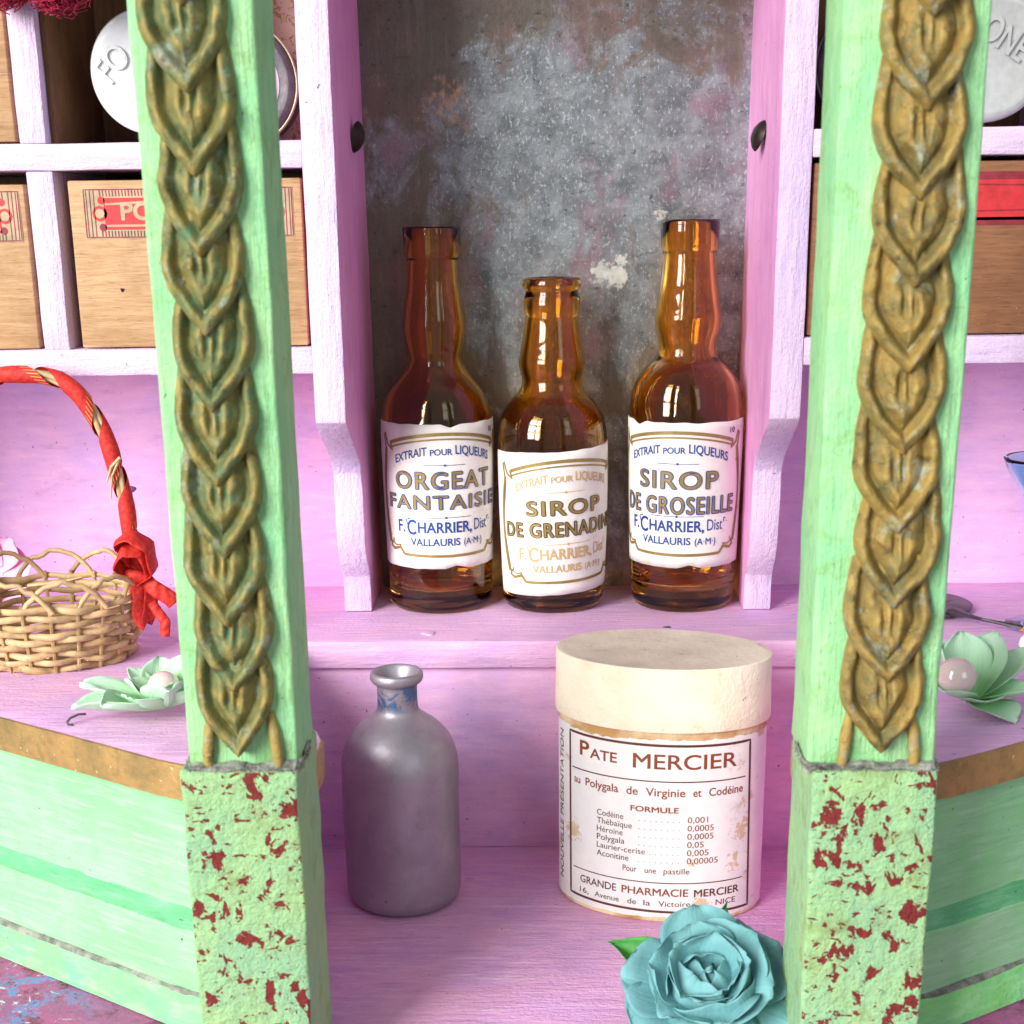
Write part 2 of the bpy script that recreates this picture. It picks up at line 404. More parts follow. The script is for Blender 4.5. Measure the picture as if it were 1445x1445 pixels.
def wobble(bm, amp, freq=.9, seed=0.0):
    for v in bm.verts:
        p = v.co*freq + Vector((seed, seed*.7, -seed))
        v.co += Vector((mnoise.noise(p), mnoise.noise(p+Vector((31, 7, 3))), mnoise.noise(p+Vector((5, 41, 17)))))*amp
def cutup(bm, step):
    for ax in range(3):
        lo = min(v.co[ax] for v in bm.verts); hi = max(v.co[ax] for v in bm.verts)
        k = int((hi-lo)/step)
        no = Vector((0, 0, 0)); no[ax] = 1
        for i in range(1, k):
            co = Vector((0, 0, 0)); co[ax] = lo+(hi-lo)*i/k
            bmesh.ops.bisect_plane(bm, geom=bm.verts[:]+bm.edges[:]+bm.faces[:], plane_co=co, plane_no=no, dist=1e-5)
def box(name, x, y, z, mat, parent=None, bev=.05, step=.9, amp=.018, seed=None, loc=(0, 0, 0), bseg=2):
    bm = bmesh.new(); bmesh.ops.create_cube(bm, size=1)
    for v in bm.verts:
        v.co = Vector(((x[0]+x[1])/2+v.co.x*(x[1]-x[0]), (y[0]+y[1])/2+v.co.y*(y[1]-y[0]), (z[0]+z[1])/2+v.co.z*(z[1]-z[0])))
    if bev: bmesh.ops.bevel(bm, geom=bm.edges[:], offset=bev, segments=bseg, affect='EDGES', profile=.5)
    if step: cutup(bm, step)
    if amp: wobble(bm, amp, .9, seed if seed is not None else random.uniform(0, 50))
    return from_bm(name, bm, mat, parent, loc)
def prism(name, pts, axis, a0, a1, mat, parent=None, bev=.05, step=.9, amp=.018, mats=None):
    """outline pts (two coordinates) extruded along axis 'x' or 'z' from a0 to a1"""
    bm = bmesh.new()
    if axis == 'x': vs = [bm.verts.new((a0, p, q)) for p, q in pts]; d = Vector((a1-a0, 0, 0))
    else: vs = [bm.verts.new((p, q, a0)) for p, q in pts]; d = Vector((0, 0, a1-a0))
    f = bm.faces.new(vs)
    r = bmesh.ops.extrude_face_region(bm, geom=[f])
    bmesh.ops.translate(bm, vec=d, verts=[g for g in r['geom'] if isinstance(g, bmesh.types.BMVert)])
    bmesh.ops.recalc_face_normals(bm, faces=bm.faces)
    if bev:
        es = [e for e in bm.edges if len(e.link_faces) == 2 and e.calc_face_angle() > radians(25)]
        bmesh.ops.bevel(bm, geom=es, offset=bev, segments=2, affect='EDGES', profile=.5, clamp_overlap=True)
    if step: cutup(bm, step)
    if amp: wobble(bm, amp, .9, random.uniform(0, 50))
    return from_bm(name, bm, mat, parent)
def lathe(name, prof, mat, parent=None, loc=(0, 0, 0), n=64, A=1, B=1, th=0, sharp=35, wob=0, mi=None):
    v = []; f = []; idx = []
    for k, (r, z) in enumerate(prof):
        for i in range(n):
            a = 2*pi*i/n
            rr = r*(1+wob*mnoise.noise(Vector((cos(a)*1.2, sin(a)*1.2, z*.5)))) if wob else r
            x, y = rr*sin(a)*A, -rr*cos(a)*B
            v.append((x*cos(th)-y*sin(th), x*sin(th)+y*cos(th), z))
    for k in range(len(prof)-1):
        for i in range(n):
            j = (i+1) % n
            f.append((k*n+i, k*n+j, (k+1)*n+j, (k+1)*n+i)); idx.append(mi[k] if mi else 0)
    if prof[0][0] > 1e-4: f.append(tuple(range(n-1, -1, -1))); idx.append(mi[0] if mi else 0)
    if prof[-1][0] > 1e-4: f.append(tuple((len(prof)-1)*n+i for i in range(n))); idx.append(mi[-1] if mi else 0)
    return from_vf(name, v, f, mat, parent, loc, sharp, mi=idx)
def smoothprof(pts, sub=4):
    """Catmull-Rom through (r, z) knots"""
    out = []
    P = [pts[0]]+list(pts)+[pts[-1]]
    for i in range(1, len(P)-2):
        p0, p1, p2, p3 = P[i-1], P[i], P[i+1], P[i+2]
        for s in range(sub):
            t = s/sub
            out.append(tuple(.5*((2*p1[k])+(-p0[k]+p2[k])*t+(2*p0[k]-5*p1[k]+4*p2[k]-p3[k])*t*t+(-p0[k]+3*p1[k]-3*p2[k]+p3[k])*t**3) for k in (0, 1)))
    out.append(pts[-1]); return out
def tube_vf(pts, rad, n=8, closed=False, flat=1.0, up=None):
    """tube along 3-D points; rad number or list; flat squashes it across its second axis"""
    v = []; f = []; N = len(pts); P = [Vector(p) for p in pts]
    nrm = None
    for i in range(N):
        t = (P[(i+1) % N]-P[i-1]) if closed else (P[min(i+1, N-1)]-P[max(i-1, 0)])
        t.normalize()
        if up is not None: a = Vector(up[i] if isinstance(up, list) else up)
        else: a = nrm if nrm is not None else Vector((.13, .27, 1))
        a = a - t*a.dot(t)
        if a.length < 1e-4: a = Vector((1, 0, 0))-t*t.x
        a.normalize(); nrm = a; b = t.cross(a)
        r = rad[i] if isinstance(rad, (list, tuple)) else rad
        for k in range(n):
            q = 2*pi*k/n
            v.append(tuple(P[i]+a*(r*cos(q))+b*(r*flat*sin(q))))
    for i in range(N if closed else N-1):
        j = (i+1) % N
        for k in range(n):
            l = (k+1) % n
            f.append((i*n+k, i*n+l, j*n+l, j*n+k))
    if not closed:
        f.append(tuple(range(n-1, -1, -1))); f.append(tuple((N-1)*n+k for k in range(n)))
    return v, f
def tube(name, pts, rad, mat, parent=None, loc=(0, 0, 0), **kw):
    v, f = tube_vf(pts, rad, **kw); return from_vf(name, v, f, mat, parent, loc, sharp=50)
def merge(parts):
    V = []; F = []
    for v, f in parts:
        o = len(V); V += v; F += [tuple(i+o for i in q) for q in f]
    return V, F

# ------------------------------------------------------------------ the cabinet
IX0, IX1, OX0, OX1 = -5.55, 5.86, -6.40, 6.70          # inner and outer faces of the two uprights
cab = thing('toy_cabinet', 'pink and mint green painted wooden toy cabinet with drawers, cubbies and two posts in front', 'cabinet', (0, 0, -6.5))
CB = (0, 0, 6.5)                                        # children keep scene coordinates

base = box('ground_board', (-24, 24), (-24, 8), (-8.0, -6.56), M['basecoat'], None, bev=.05, step=1.5, amp=.01)
base['kind'] = 'structure'

def cbox(name, x, y, z, mat, **kw): return box(name, x, y, z, mat, cab, loc=CB, **kw)

# inner floor, riser and U-shaped shelf
cbox('floor_board', (-8.6, 8.8), (-16.4, -3.0), (-6.54, -6.5), M['lilac_floor'], bev=.01, step=0, amp=0)
cbox('riser', (-8.4, 8.6), (-3.2, -2.8), (-6.5, -.82), M['lilac_wall'], bev=.02, amp=.03)
FR = [(-22, -3.5), (-19, -6.0), (-16.4, -8.0), (-13.62, -9.82), (-12.2, -10.7), (-10.82, -11.56), (-9.5, -12.4), (-8.6, -12.92), (-7.6, -13.3), (-6.6, -13.45), (-5.85, -13.3)]
INN = [(-5.5, -12.9), (-5.38, -12.2), (-5.4, -11.5), (-5.6, -10.9), (-6.2, -10.0), (-7.0, -8.4), (-7.45, -6.2), (-7.55, -3.9), (-7.45, -3.4)]
mir = lambda L: [(.2-x, y) for x, y in reversed(L)]
UOUT = [(-22, 3.1)] + FR + INN + mir(INN) + mir(FR) + [(22.2, 3.1)]
def addb(o):
    o.location = Vector(CB)*S; return o
shelf = addb(prism('shelf', UOUT, 'z', -.80, 0, M['lilac'], cab, bev=.035, step=1.0, amp=.014))
shelf['label'] = 'broad lilac shelf, straight in the middle and bowed forward at both sides'
def offset_path(L, d):
    out = []
    for i, p in enumerate(L):
        a = Vector(L[max(i-1, 0)]); b = Vector(L[min(i+1, len(L)-1)]); t = (b-a).normalized()
        out.append((p[0]+t.y*d, p[1]-t.x*d))
    return out
def dens(L, k=5):
    out = []
    for (x0, y0), (x1, y1) in zip(L, L[1:]):
        for i in range(k): out.append((x0+(x1-x0)*i/k, y0+(y1-y0)*i/k))
    out.append(L[-1]); return out
def wall_strip(name, path, prof, mat, parent, jitter=0.0, seed=0, back=.25):
    """prof: list of (outward offset, z) from top to bottom; the strip gets a plain back so that it is solid"""
    P = dens(path); v = []; f = []; cols = [(o, z) for o, z in prof]+[(prof[-1][0]-back-.2, prof[-1][1]), (prof[0][0]-back, prof[0][1])]
    m = len(cols)
    for o, z in cols:
        Q = offset_path(P, o)
        for i, (x, y) in enumerate(Q):
            w = jitter*mnoise.noise(Vector((x*1.3+seed, y*1.3, z*1.3)))
            v.append((x, y-w, z+w*.6))
    n_ = len(P)
    for k in range(m):
        k2 = (k+1) % m
        for i in range(n_-1): f.append((k*n_+i, k*n_+i+1, k2*n_+i+1, k2*n_+i))
    f.append(tuple(k*n_ for k in range(m))); f.append(tuple(k*n_+n_-1 for k in range(m-1, -1, -1)))
    return from_vf(name, v, f, mat, parent, CB, recalc=True)
SM = lambda L: [tuple(p) for p in smoothprof(L, 3)]
FRL = SM(FR+INN[:3]); FRR = [(.2-x, y) for x, y in reversed(FRL)]
SKL = SM(FR[:-1]); SKR = [(.2-x, y) for x, y in reversed(SKL)]
for path, sk, sd in ((FRL, SKL, 3), (FRR, SKR, 9)):
    wall_strip('gold_edging', path, [(.0, .008), (.045, .0), (.05, -.2), (.05, -.42), (.05, -.62), (.045, -.86), (0, -.885)], M['goldedge'], cab, .03, sd, .02)
    wall_strip('skirt_board', sk, [(-.28, -.84), (-.28, -1.6), (-.27, -2.4), (-.26, -3.2), (-.24, -3.78)], M['green_skirt'], cab, .03, sd)
    wall_strip('skirt_cove', sk, [(-.26, -3.74), (-.22, -3.8), (-.10, -3.98), (.06, -4.14)], M['green_cove'], cab, .05, sd+1)
    wall_strip('skirt_lower_board', sk, [(.06, -4.12), (.10, -4.16), (.11, -4.6), (.11, -5.2), (.12, -5.68)], M['green_skirt'], cab, .03, sd+2)
    wall_strip('dust_line', sk, [(.12, -5.66), (.17, -5.68), (.22, -5.74), (.22, -5.78)], M['grime'], cab, .09, sd+3)
    wall_strip('plinth', sk, [(.20, -5.76), (.24, -5.82), (.34, -6.1), (.46, -6.4), (.47, -6.53)], M['green_plinth'], cab, .05, sd+4)
INL = SM(INN); 
for path in (INL, [(.2-x, y) for x, y in reversed(INL)]):
    wall_strip('inner_side_panel', path, [(-.35, -.82), (-.35, -3), (-.35, -6.5)], M['mauve'], cab, .02, 5)
# a screw hole in the left skirt
def disc(name, c, nrm, r, mat, parent=None, loc=CB, n=14, thick=.02, sy=1.0):
    q = Vector(nrm).normalized().to_track_quat('Z', 'Y'); v = []; f = []
    for s_, rr in ((0, r*.9), (thick, r)): pass
    for h, rr in ((-.05, r), (thick*.6, r), (thick, r*.8)):
        for i in range(n):
            a = 2*pi*i/n; w = 1+.18*sin(3*a+r*9)
            v.append(tuple(Vector(c)+q @ Vector((rr*w*cos(a), rr*w*sy*sin(a), h))))
    for k in range(2):
        for i in range(n):
            j = (i+1) % n; f.append((k*n+i, k*n+j, (k+1)*n+j, (k+1)*n+i))
    f.append(tuple(2*n+i for i in range(n))); f.append(tuple(range(n-1, -1, -1)))
    return from_vf(name, v, f, mat, parent, loc)
disc('screw_hole', (-8.62, -12.98, -4.42), (-.3, -1, 0), .075, M['dark'], cab, thick=.03)

# back walls and mirror
cbox('back_wall', (-22, OX0+.1), (3.1, 3.6), (-.0, 8.0), M['lilac_wall'], bev=0, amp=.02)
cbox('back_wall', (OX1-.1, 22), (3.1, 3.6), (-.0, 8.0), M['lilac_wall'], bev=0, amp=.02)
# mirror leans forward a little at its top
mz0, mz1 = 0.0, 21.0
v = []; f = []
ymir = lambda z: 2.98 - .045*z
v = [(IX0, ymir(mz0), mz0), (IX1, ymir(mz0), mz0), (IX1, ymir(mz1), mz1), (IX0, ymir(mz1), mz1)]
v += [(x, y+.3, z) for x, y, z in v]
f = [(0, 1, 2, 3), (7, 6, 5, 4), (0, 4, 5, 1), (1, 5, 6, 2), (2, 6, 7, 3), (3, 7, 4, 0)]
mirror = from_vf('mirror_panel', v, f, M['mirror'], cab, CB, smooth=False)
mirror['label'] = 'old grey foxed mirror plate behind the amber bottles'
cbox('mirror_backing', (OX0+.1, OX1-.1), (3.4, 3.8), (0, 21), M['wood_inner'], bev=0, amp=0)

# the two uprights with their scalloped feet
PROF = [(3.3, .02), (-.15, .02), (-.12, .75), (-.22, 1.15), (-.75, 1.75), (-1.02, 2.3), (-1.12, 3.0), (-1.14, 3.8), (-1.22, 4.5), (-1.5, 4.9), (-2.5, 5.5), (-3.4, 6.0), (-3.9, 6.35), (-3.92, 8.5), (-3.9, 13), (-3.92, 20.5), (3.3, 20.5)]
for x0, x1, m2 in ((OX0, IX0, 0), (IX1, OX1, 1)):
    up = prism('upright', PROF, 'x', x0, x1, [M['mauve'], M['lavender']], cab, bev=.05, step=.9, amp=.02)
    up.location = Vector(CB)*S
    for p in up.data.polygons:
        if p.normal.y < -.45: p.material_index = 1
# cubby carcass, left and right
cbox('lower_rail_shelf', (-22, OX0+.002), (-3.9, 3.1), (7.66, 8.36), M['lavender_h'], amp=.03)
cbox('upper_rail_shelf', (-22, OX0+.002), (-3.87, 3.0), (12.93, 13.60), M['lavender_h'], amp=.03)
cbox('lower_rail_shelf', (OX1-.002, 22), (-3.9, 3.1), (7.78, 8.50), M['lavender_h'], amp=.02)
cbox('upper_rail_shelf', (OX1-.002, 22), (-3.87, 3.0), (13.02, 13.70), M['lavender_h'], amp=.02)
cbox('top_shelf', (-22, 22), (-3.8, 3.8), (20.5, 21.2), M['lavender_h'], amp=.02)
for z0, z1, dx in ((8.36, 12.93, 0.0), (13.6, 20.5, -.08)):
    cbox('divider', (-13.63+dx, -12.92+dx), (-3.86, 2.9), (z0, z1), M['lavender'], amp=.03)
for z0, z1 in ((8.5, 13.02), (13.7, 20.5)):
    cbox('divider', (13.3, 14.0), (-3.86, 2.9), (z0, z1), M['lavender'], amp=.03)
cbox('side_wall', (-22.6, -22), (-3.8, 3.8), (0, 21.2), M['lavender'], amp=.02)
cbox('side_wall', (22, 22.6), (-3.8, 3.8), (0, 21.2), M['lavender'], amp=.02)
cbox('cubby_back', (-22, OX0), (.9, 1.2), (7.9, 20.5), M['wood_inner'], bev=0, step=0, amp=0)
cbox('cubby_back', (OX1, 22), (.9, 1.2), (7.9, 20.5), M['wood_inner'], bev=0, step=0, amp=0)
cbox('wooden_lining', (-12.98, -12.85), (-3.5, .9), (13.6, 20.4), M['wood_inner'], bev=.02, amp=0)
cbox('wooden_lining', (-9.7, -9.5), (-3.0, .9), (13.6, 20.4), M['wood_inner'], bev=.02, amp=0)
cbox('wallpaper_sheet', (-9.45, -6.45), (.84, .9), (13.62, 20.4), M['wallpaper'], bev=0, step=0, amp=0)
cbox('wooden_lining', (10.3, 10.5), (-2.6, .9), (13.7, 20.4), M['wood_inner'], bev=.02, amp=0)

# ------------------------------------------------------------------ printing
_tc = {}
def glyphs(s, off=0.0, sp=1.0):
    if (s, off, sp) in _tc: return _tc[(s, off, sp)]
    cu = bpy.data.curves.new('t', 'FONT'); cu.body = s; cu.size = 1; cu.offset = off; cu.resolution_u = 4; cu.space_character = sp
    ob = bpy.data.objects.new('t', cu); me = bpy.data.meshes.new_from_object(ob)
    V = [(p.co.x, p.co.y) for p in me.vertices]; F = [tuple(p.vertices) for p in me.polygons]
    bpy.data.objects.remove(ob); bpy.data.meshes.remove(me); bpy.data.curves.remove(cu)
    _tc[(s, off, sp)] = (V, F); return V, F
_cap = max(y for x, y in glyphs('H')[0])
class Print:
    def __init__(s, wrap): s.w = wrap; s.v = []; s.f = []; s.mi = []; s.mats = []
    def m(s, mat):
        if mat not in s.mats: s.mats.append(mat)
        return s.mats.index(mat)
    def text(s, t, a0, a1, b0, cap, mat, layer=1, off=0.0, bend=None, turn=False, shift=(0, 0), rot=0.0, sp=1.0):
        if off > .02:                      # a drawn outline: the letter overprinted in eight directions
            for i_ in range(8):
                q_ = i_*pi/4; s.text(t, a0, a1, b0, cap, mat, layer+.1*i_-.5, 0.0, bend, turn, (shift[0]+off*.75*cos(q_), shift[1]+off*.62*sin(q_)), rot, sp)
            return
        if off and 'M' in t:               # thicken by overprinting: the outline offset breaks this letter
            k_ = (a1-a0)/6
            for i_, (dx, dy) in enumerate(((off*.4, off*.3), (-off*.4, off*.3), (off*.4, -off*.3), (-off*.4, -off*.3))):
                s.text(t, a0, a1, b0, cap, mat, layer+.12*i_, 0.0, bend, turn, (shift[0]+dx, shift[1]+dy), rot, sp)
            return
        V0, _ = glyphs(t, 0.0, sp); V, F = glyphs(t, off, sp)
        x0 = min(x for x, y in V0); x1 = max(x for x, y in V0)
        sx = (a1-a0)/(x1-x0); sy = cap/_cap; o = len(s.v); k = s.m(mat); am = (a0+a1)/2
        for x, y in V:
            a = a0+(x-x0)*sx; b = b0+y*sy
            if turn: a, b = b0-y*sy, a0+(x-x0)*sx          # reads upwards
            if rot:
                ca, cb = am, b0+cap/2; da, db = a-ca, b-cb
                a, b = ca+da*cos(rot)-db*sin(rot), cb+da*sin(rot)+db*cos(rot)
            if bend: b += bend(a)
            s.v.append(s.w(a+shift[0], b+shift[1], layer))
        for q in F: s.f.append(tuple(i+o for i in q)); s.mi.append(k)
    def lettered(s, t, a0, a1, b0, cap, fill, line, w=.018, bend=None, wl=.05, shade=None):
        if shade: s.text(t, a0, a1, b0, cap, shade, 1, wl, bend, shift=(.022, -.022))
        s.text(t, a0, a1, b0, cap, line, 2, wl, bend, sp=1.14)
        s.text(t, a0, a1, b0, cap, fill, 3, w, bend, sp=1.14)
    def line(s, pts, w, mat, layer=1, closed=False):
        P = [Vector(p) for p in pts]
        D = []
        for a, b in zip(P, P[1:]+([P[0]] if closed else [])):
            k = max(1, int((b-a).length/.12)); D += [a+(b-a)*i/k for i in range(k)]
        if not closed: D.append(P[-1])
        n = len(D); o = len(s.v); kk = s.m(mat)
        for i in range(n):
            if closed: t = D[(i+1) % n]-D[i-1]
            else: t = D[min(i+1, n-1)]-D[max(i-1, 0)]
            t.normalize(); nn = Vector((-t.y, t.x))*w/2
            for q in (D[i]+nn, D[i]-nn): s.v.append(s.w(q.x, q.y, layer))
        for i in range(n if closed else n-1):
            j = (i+1) % n; s.f.append((o+2*i, o+2*i+1, o+2*j+1, o+2*j)); s.mi.append(kk)
    def poly(s, pts, mat, layer=1):
        o = len(s.v)
        for p in pts: s.v.append(s.w(p[0], p[1], layer))
        s.f.append(tuple(range(o, o+len(pts)))); s.mi.append(s.m(mat))
    def dot(s, a, b, r, mat, layer=1, n=12): s.poly([(a+r*cos(2*pi*i/n), b+r*sin(2*pi*i/n)) for i in range(n)], mat, layer)
    def build(s, name, parent, loc=(0, 0, 0)):
        return from_vf(name, s.v, s.f, s.mats, parent, loc, smooth=False, mi=s.mi)

# ------------------------------------------------------------------ drawers (parts of the cabinet) with paper labels
def drawer(x0, x1, z0, z1, mat, yf=-3.72, tilt=0.0):
    d = box('drawer', (x0, x1), (yf, .6), (z0, z1), mat, cab, bev=.05, step=1.2, amp=.015, loc=CB)
    return d
def drawer_label(dr, x0, x1, z0, z1, y, kind):
    V = []; n_ = 14; F = []
    w = lambda a, b, l: (a, y-.012-.006*l, b)
    P = Print(w)
    P.poly([(x0, z0), (x1, z0), (x1, z1), (x0, z1)], M['paper_tan'], 0)
    h = z1-z0; L = x1-x0
    if kind == 'red':
        P.line([(x0+.03, z0+.03), (x1-.03, z0+.03), (x1-.03, z1-.03), (x0+.03, z1-.03)], .03, M['inkdeep'], 1, True)
        for k in range(3):
            P.line([(x0+.09+k*.1, z0+.05), (x0+.09+k*.1, z1-.05)], .025, M['inkdeep'] if k != 1 else M['inkshade'])
            P.line([(x1-.09-k*.1, z0+.05), (x1-.09-k*.1, z1-.05)], .025, M['inkdeep'])
        k = x0+.45
        while k < x1-.4:
            P.line([(k, z1-.05), (k+.01, z1-.2)], .028, M['inkdeep']); P.line([(k, z0+.05), (k, z0+.19)], .03, M['inkshade'] if int(k*7) % 3 else M['inkdeep'])
            k += .085
        c = x0+.42; zc = (z0+z1)/2
        # scrolled red banner
        P.poly([(c+.12, z0+.22), (x1-.54, z0+.22), (x1-.54, z1-.24), (c+.12, z1-.24)], M['inkred'], 1)
        for cx in (c, x1-.42):
            P.dot(cx, zc, .2, M['inkred'], 1); P.dot(cx, zc, .125, M['paper_tan'], 3)
            P.dot(cx+(.06 if cx == c else -.06), z0+.28, .1, M['inkdeep'], 1); P.dot(cx+(.06 if cx == c else -.06), z1-.3, .1, M['inkred'], 1)
        P.line([(c+.16, z0+.32), (x1-.56, z0+.32)], .055, M['paper_tan'], 2)
        m_ = (x0+x1)/2
        P.line([(c+.16, z1-.40), (m_, z1-.30), (x1-.56, z1-.40)], .055, M['paper_tan'], 2)
        P.text('PO', x0+1.0, x0+1.82, z0+.47, .42, M['paper_tan'], 3, .03)
    else:
        P.poly([(x0+.02, z0+.1), (x1, z0+.1), (x1, z1-.2), (x0+.02, z1-.2)], M['inkred'], 1)
        P.line([(x0, z1-.1), (x1, z1-.1)], .2, M['inkdeep'], 1)
        P.line([(x0, z0+.08), (x1, z0+.08)], .2, M['inkdeep'], 1)
        P.line([(x0, z1-.32), (x0+1.2, z1-.26), (x1, z1-.36)], .035, M['inkdeep'], 2)
        P.line([(x0, z0+.36), (x0+.8, z0+.3), (x1, z0+.36)], .035, M['inkdeep'], 2)
        P.text('E', x0+3.02, x0+3.24, z0+.46, .42, M['inkdeep'], 3, .02)
    return P.build('paper_label', dr)
d1 = drawer(-12.62, -6.5, 8.40, 12.68, M['wood']); drawer_label(d1, -12.24, -6.72, 11.22, 12.48, -3.72, 'red')
d2 = drawer(-19.6, -13.78, 8.38, 12.60, M['wood']); drawer_label(d2, -18.9, -13.92, 11.16, 12.46, -3.72, 'red')
d3 = drawer(-19.6, -13.85, 13.66, 19.2, M['wood']); drawer_label(d3, -18.6, -14.15, 16.5, 17.6, -3.72, 'red')
d4 = drawer(6.78, 13.1, 8.54, 12.88, M['wood_dark']); drawer_label(d4, 7.7, 13.0, 11.32, 12.62, -3.72, 'banner')
d1['label'] = 'pale wooden drawer with a red printed label, partly behind the left post'
d2['label'] = 'pale wooden drawer at the left edge, lower row'
d3['label'] = 'pale wooden drawer at the left edge, upper row'
d4['label'] = 'reddish brown drawer with a plain red label, behind the right post'
disc('nail_head', (-8.9, -3.73, 10.2), (0, -1, 0), .06, M['white'], d1, loc=(0, 0, 0))
disc('nail_hole', (-11.4, -3.73, 9.9), (0, -1, 0), .05, M['dark'], d1, loc=(0, 0, 0))

# tacks in the uprights
for (x, y, z, sx, tl) in ((IX0, -.2, 13.85, 1, -.2), (IX1, -.9, 13.65, -1, .3)):
    ax = Vector((sx, -.25 if sx > 0 else -.15, tl)).normalized(); q = ax.to_track_quat('Z', 'Y')
    prof = [(.001, .34), (.2, .31), (.36, .21), (.43, .12), (.36, .15), (.06, .2), (.05, -.3)]
    vv = []; ff = []; n_ = 20
    for r, h in prof:
        for i in range(n_):
            a = 2*pi*i/n_; vv.append(tuple(Vector((x, y, z)) + q @ Vector((r*cos(a), r*sin(a), h))))
    for k in range(len(prof)-1):
        for i in range(n_):
            j = (i+1) % n_; ff.append((k*n_+i, k*n_+j, (k+1)*n_+j, (k+1)*n_+i))
    t_ = from_vf('tack', vv, ff, M['tack'], cab, CB, recalc=True)
# small dents and pegs in the shelf
disc('peg', (-3.6, -2.6, .0), (0, 0, 1), .2, M['lilac'], cab, thick=.05)
disc('nail_hole', (3.4, -2.0, -.005), (0, 0, 1), .13, M['dark'], cab, thick=.02, sy=.6)
disc('nail_hole', (-13.6, 3.09, 3.3), (0, -1, 0), .10, M['inkpink'], cab, thick=.03)

# ------------------------------------------------------------------ green posts
def leaf_mesh(w=.78, h=2.5, seed=4.1):
    """one cast leaf: a raised rope bent into a pointed U round a cupped blade; tip at the origin, arms rising along +Z"""
    NT_, NS = 60, 30; v = []; f = []
    def outline(t):                     # t -1 (left arm top) .. 0 (tip) .. 1 (right arm top)
        a = abs(t); s_ = 1 if t > 0 else -1
        z = h*a**1.05
        x = w*sin(pi/2*min(1, z/1.35))**.92
        if z > 1.35: x = w-.16*((z-1.35)/(h-1.35))**1.6
        return x*s_, z
    OL = [outline(-1+2*i/160) for i in range(161)]
    for i in range(NT_+1):
        t = -1+2*i/NT_; x, z = outline(t)
        mx, mz = 0.0, min(h*.99, z*.80+.5)
        for k in range(NS+1):
            s_ = (k/NS)**1.15
            px = x+(mx-x)*s_; pz = z+(mz-z)*s_
            d = min(math.hypot(px-a, pz-b) for a, b in OL)
            rope = .24*max(0, 1-((d-.155)/.175)**2)**.8*(1+.25*mnoise.noise(Vector((px*2, pz*2.5, seed+9))))
            q_ = min(1, max(0, (d-.22)/.34)); body = .24*q_*q_*(3-2*q_) - .07*math.exp(-((d-.29)/.06)**2)
            ridge = .035*math.exp(-((px/.08)**2))*math.exp(-((pz-1.35)/.35)**2)
            lob = .055*math.exp(-(((abs(px)-.20)/.085)**2))*math.exp(-((pz-1.32)/.26)**2)
            dim = -.09*math.exp(-(((abs(px)-.09)/.05)**2))*math.exp(-((pz-1.25)/.22)**2)
            lump = .09*mnoise.noise(Vector((px*2.6, pz*2.6, seed)))+.035*mnoise.noise(Vector((px*7, pz*6, seed)))
            H = .05+rope+body+ridge+lob+dim+lump
            H += .24*(1-pz/1.5)
            if k > 0: H = max(H, .07+.02*mnoise.noise(Vector((px*5, pz*5, seed))))
            if k == 0: H = -.2
            H += .0                # tip stands proud, arms dive under the leaf above
            v.append((px+.03*mnoise.noise(Vector((px*1.5, pz*1.5, seed+3))), -H, pz))
    n = NS+1
    for i in range(NT_):
        for k in range(NS): f.append((i*n+k, (i+1)*n+k, (i+1)*n+k+1, i*n+k+1))
    me = bpy.data.meshes.new('carved_leaf'); me.from_pydata([(a*S, b*S, c*S) for a, b, c in v], [], f); me.update()
    bm = bmesh.new(); bm.from_mesh(me); bmesh.ops.remove_doubles(bm, verts=bm.verts, dist=1e-6)
    bmesh.ops.recalc_face_normals(bm, faces=bm.faces)
    s_ = sum(f_.normal.y*f_.calc_area() for f_ in bm.faces)
    if s_ > 0: bmesh.ops.reverse_faces(bm, faces=bm.faces)
    bm.to_mesh(me); bm.free(); me.shade_smooth()
    return me
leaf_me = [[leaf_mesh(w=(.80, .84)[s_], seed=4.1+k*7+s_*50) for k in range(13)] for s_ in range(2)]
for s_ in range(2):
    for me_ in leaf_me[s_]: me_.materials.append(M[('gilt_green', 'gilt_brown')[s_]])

def dust_collar(x0, x1, y0, z, parent, seed):
    v = []; f = []; n = 90; m = 7
    path = [(x0-.02, y0+1.2)]+[(x0-.02, y0+.2), (x0+.05, y0)]+[(x0+(x1-x0)*k/12, y0) for k in range(1, 12)]+[(x1-.05, y0), (x1+.02, y0+.2), (x1+.02, y0+1.2)]
    D = dens(path, 9); P = offset_path(D, .0)
    n = len(P)
    for i, (x, y) in enumerate(P):
        for k in range(m):
            a = pi*2*k/m
            r = max(.03, .115+.10*mnoise.noise(Vector((x*2.2+seed, y*3, k*.9)))+.06*mnoise.noise(Vector((x*7+seed, y*7, k*2.1))))
            q = offset_path(D, r*cos(a)*1.2)[i] if False else (x, y-r*cos(a)*.9)
            v.append((q[0]+random.uniform(-.03, .03), q[1], z+r*.9*sin(a)+.09*mnoise.noise(Vector((x*1.7, seed, 1)))))
    for i in range(n-1):
        for k in range(m):
            l = (k+1) % m; f.append((i*m+k, i*m+l, (i+1)*m+l, (i+1)*m+k))
    # fibres of dust
    for q in range(1500):
        i = random.randrange(n); x, y = P[i]; b = Vector((x, y-.06, z)); d = Vector((random.uniform(-1, 1), random.uniform(-1, .1), random.uniform(-.7, 1))).normalized()*random.uniform(.06, .17)
        s_ = Vector((random.uniform(-1, 1), 0, random.uniform(-1, 1))).normalized()*.012
        o = len(v); v += [tuple(b+s_), tuple(b-s_), tuple(b+d)]; f.append((o, o+1, o+2))
    o = from_vf('dust_collar', v, f, M['grime'], parent, smooth=False); o['kind'] = 'stuff'
    return o

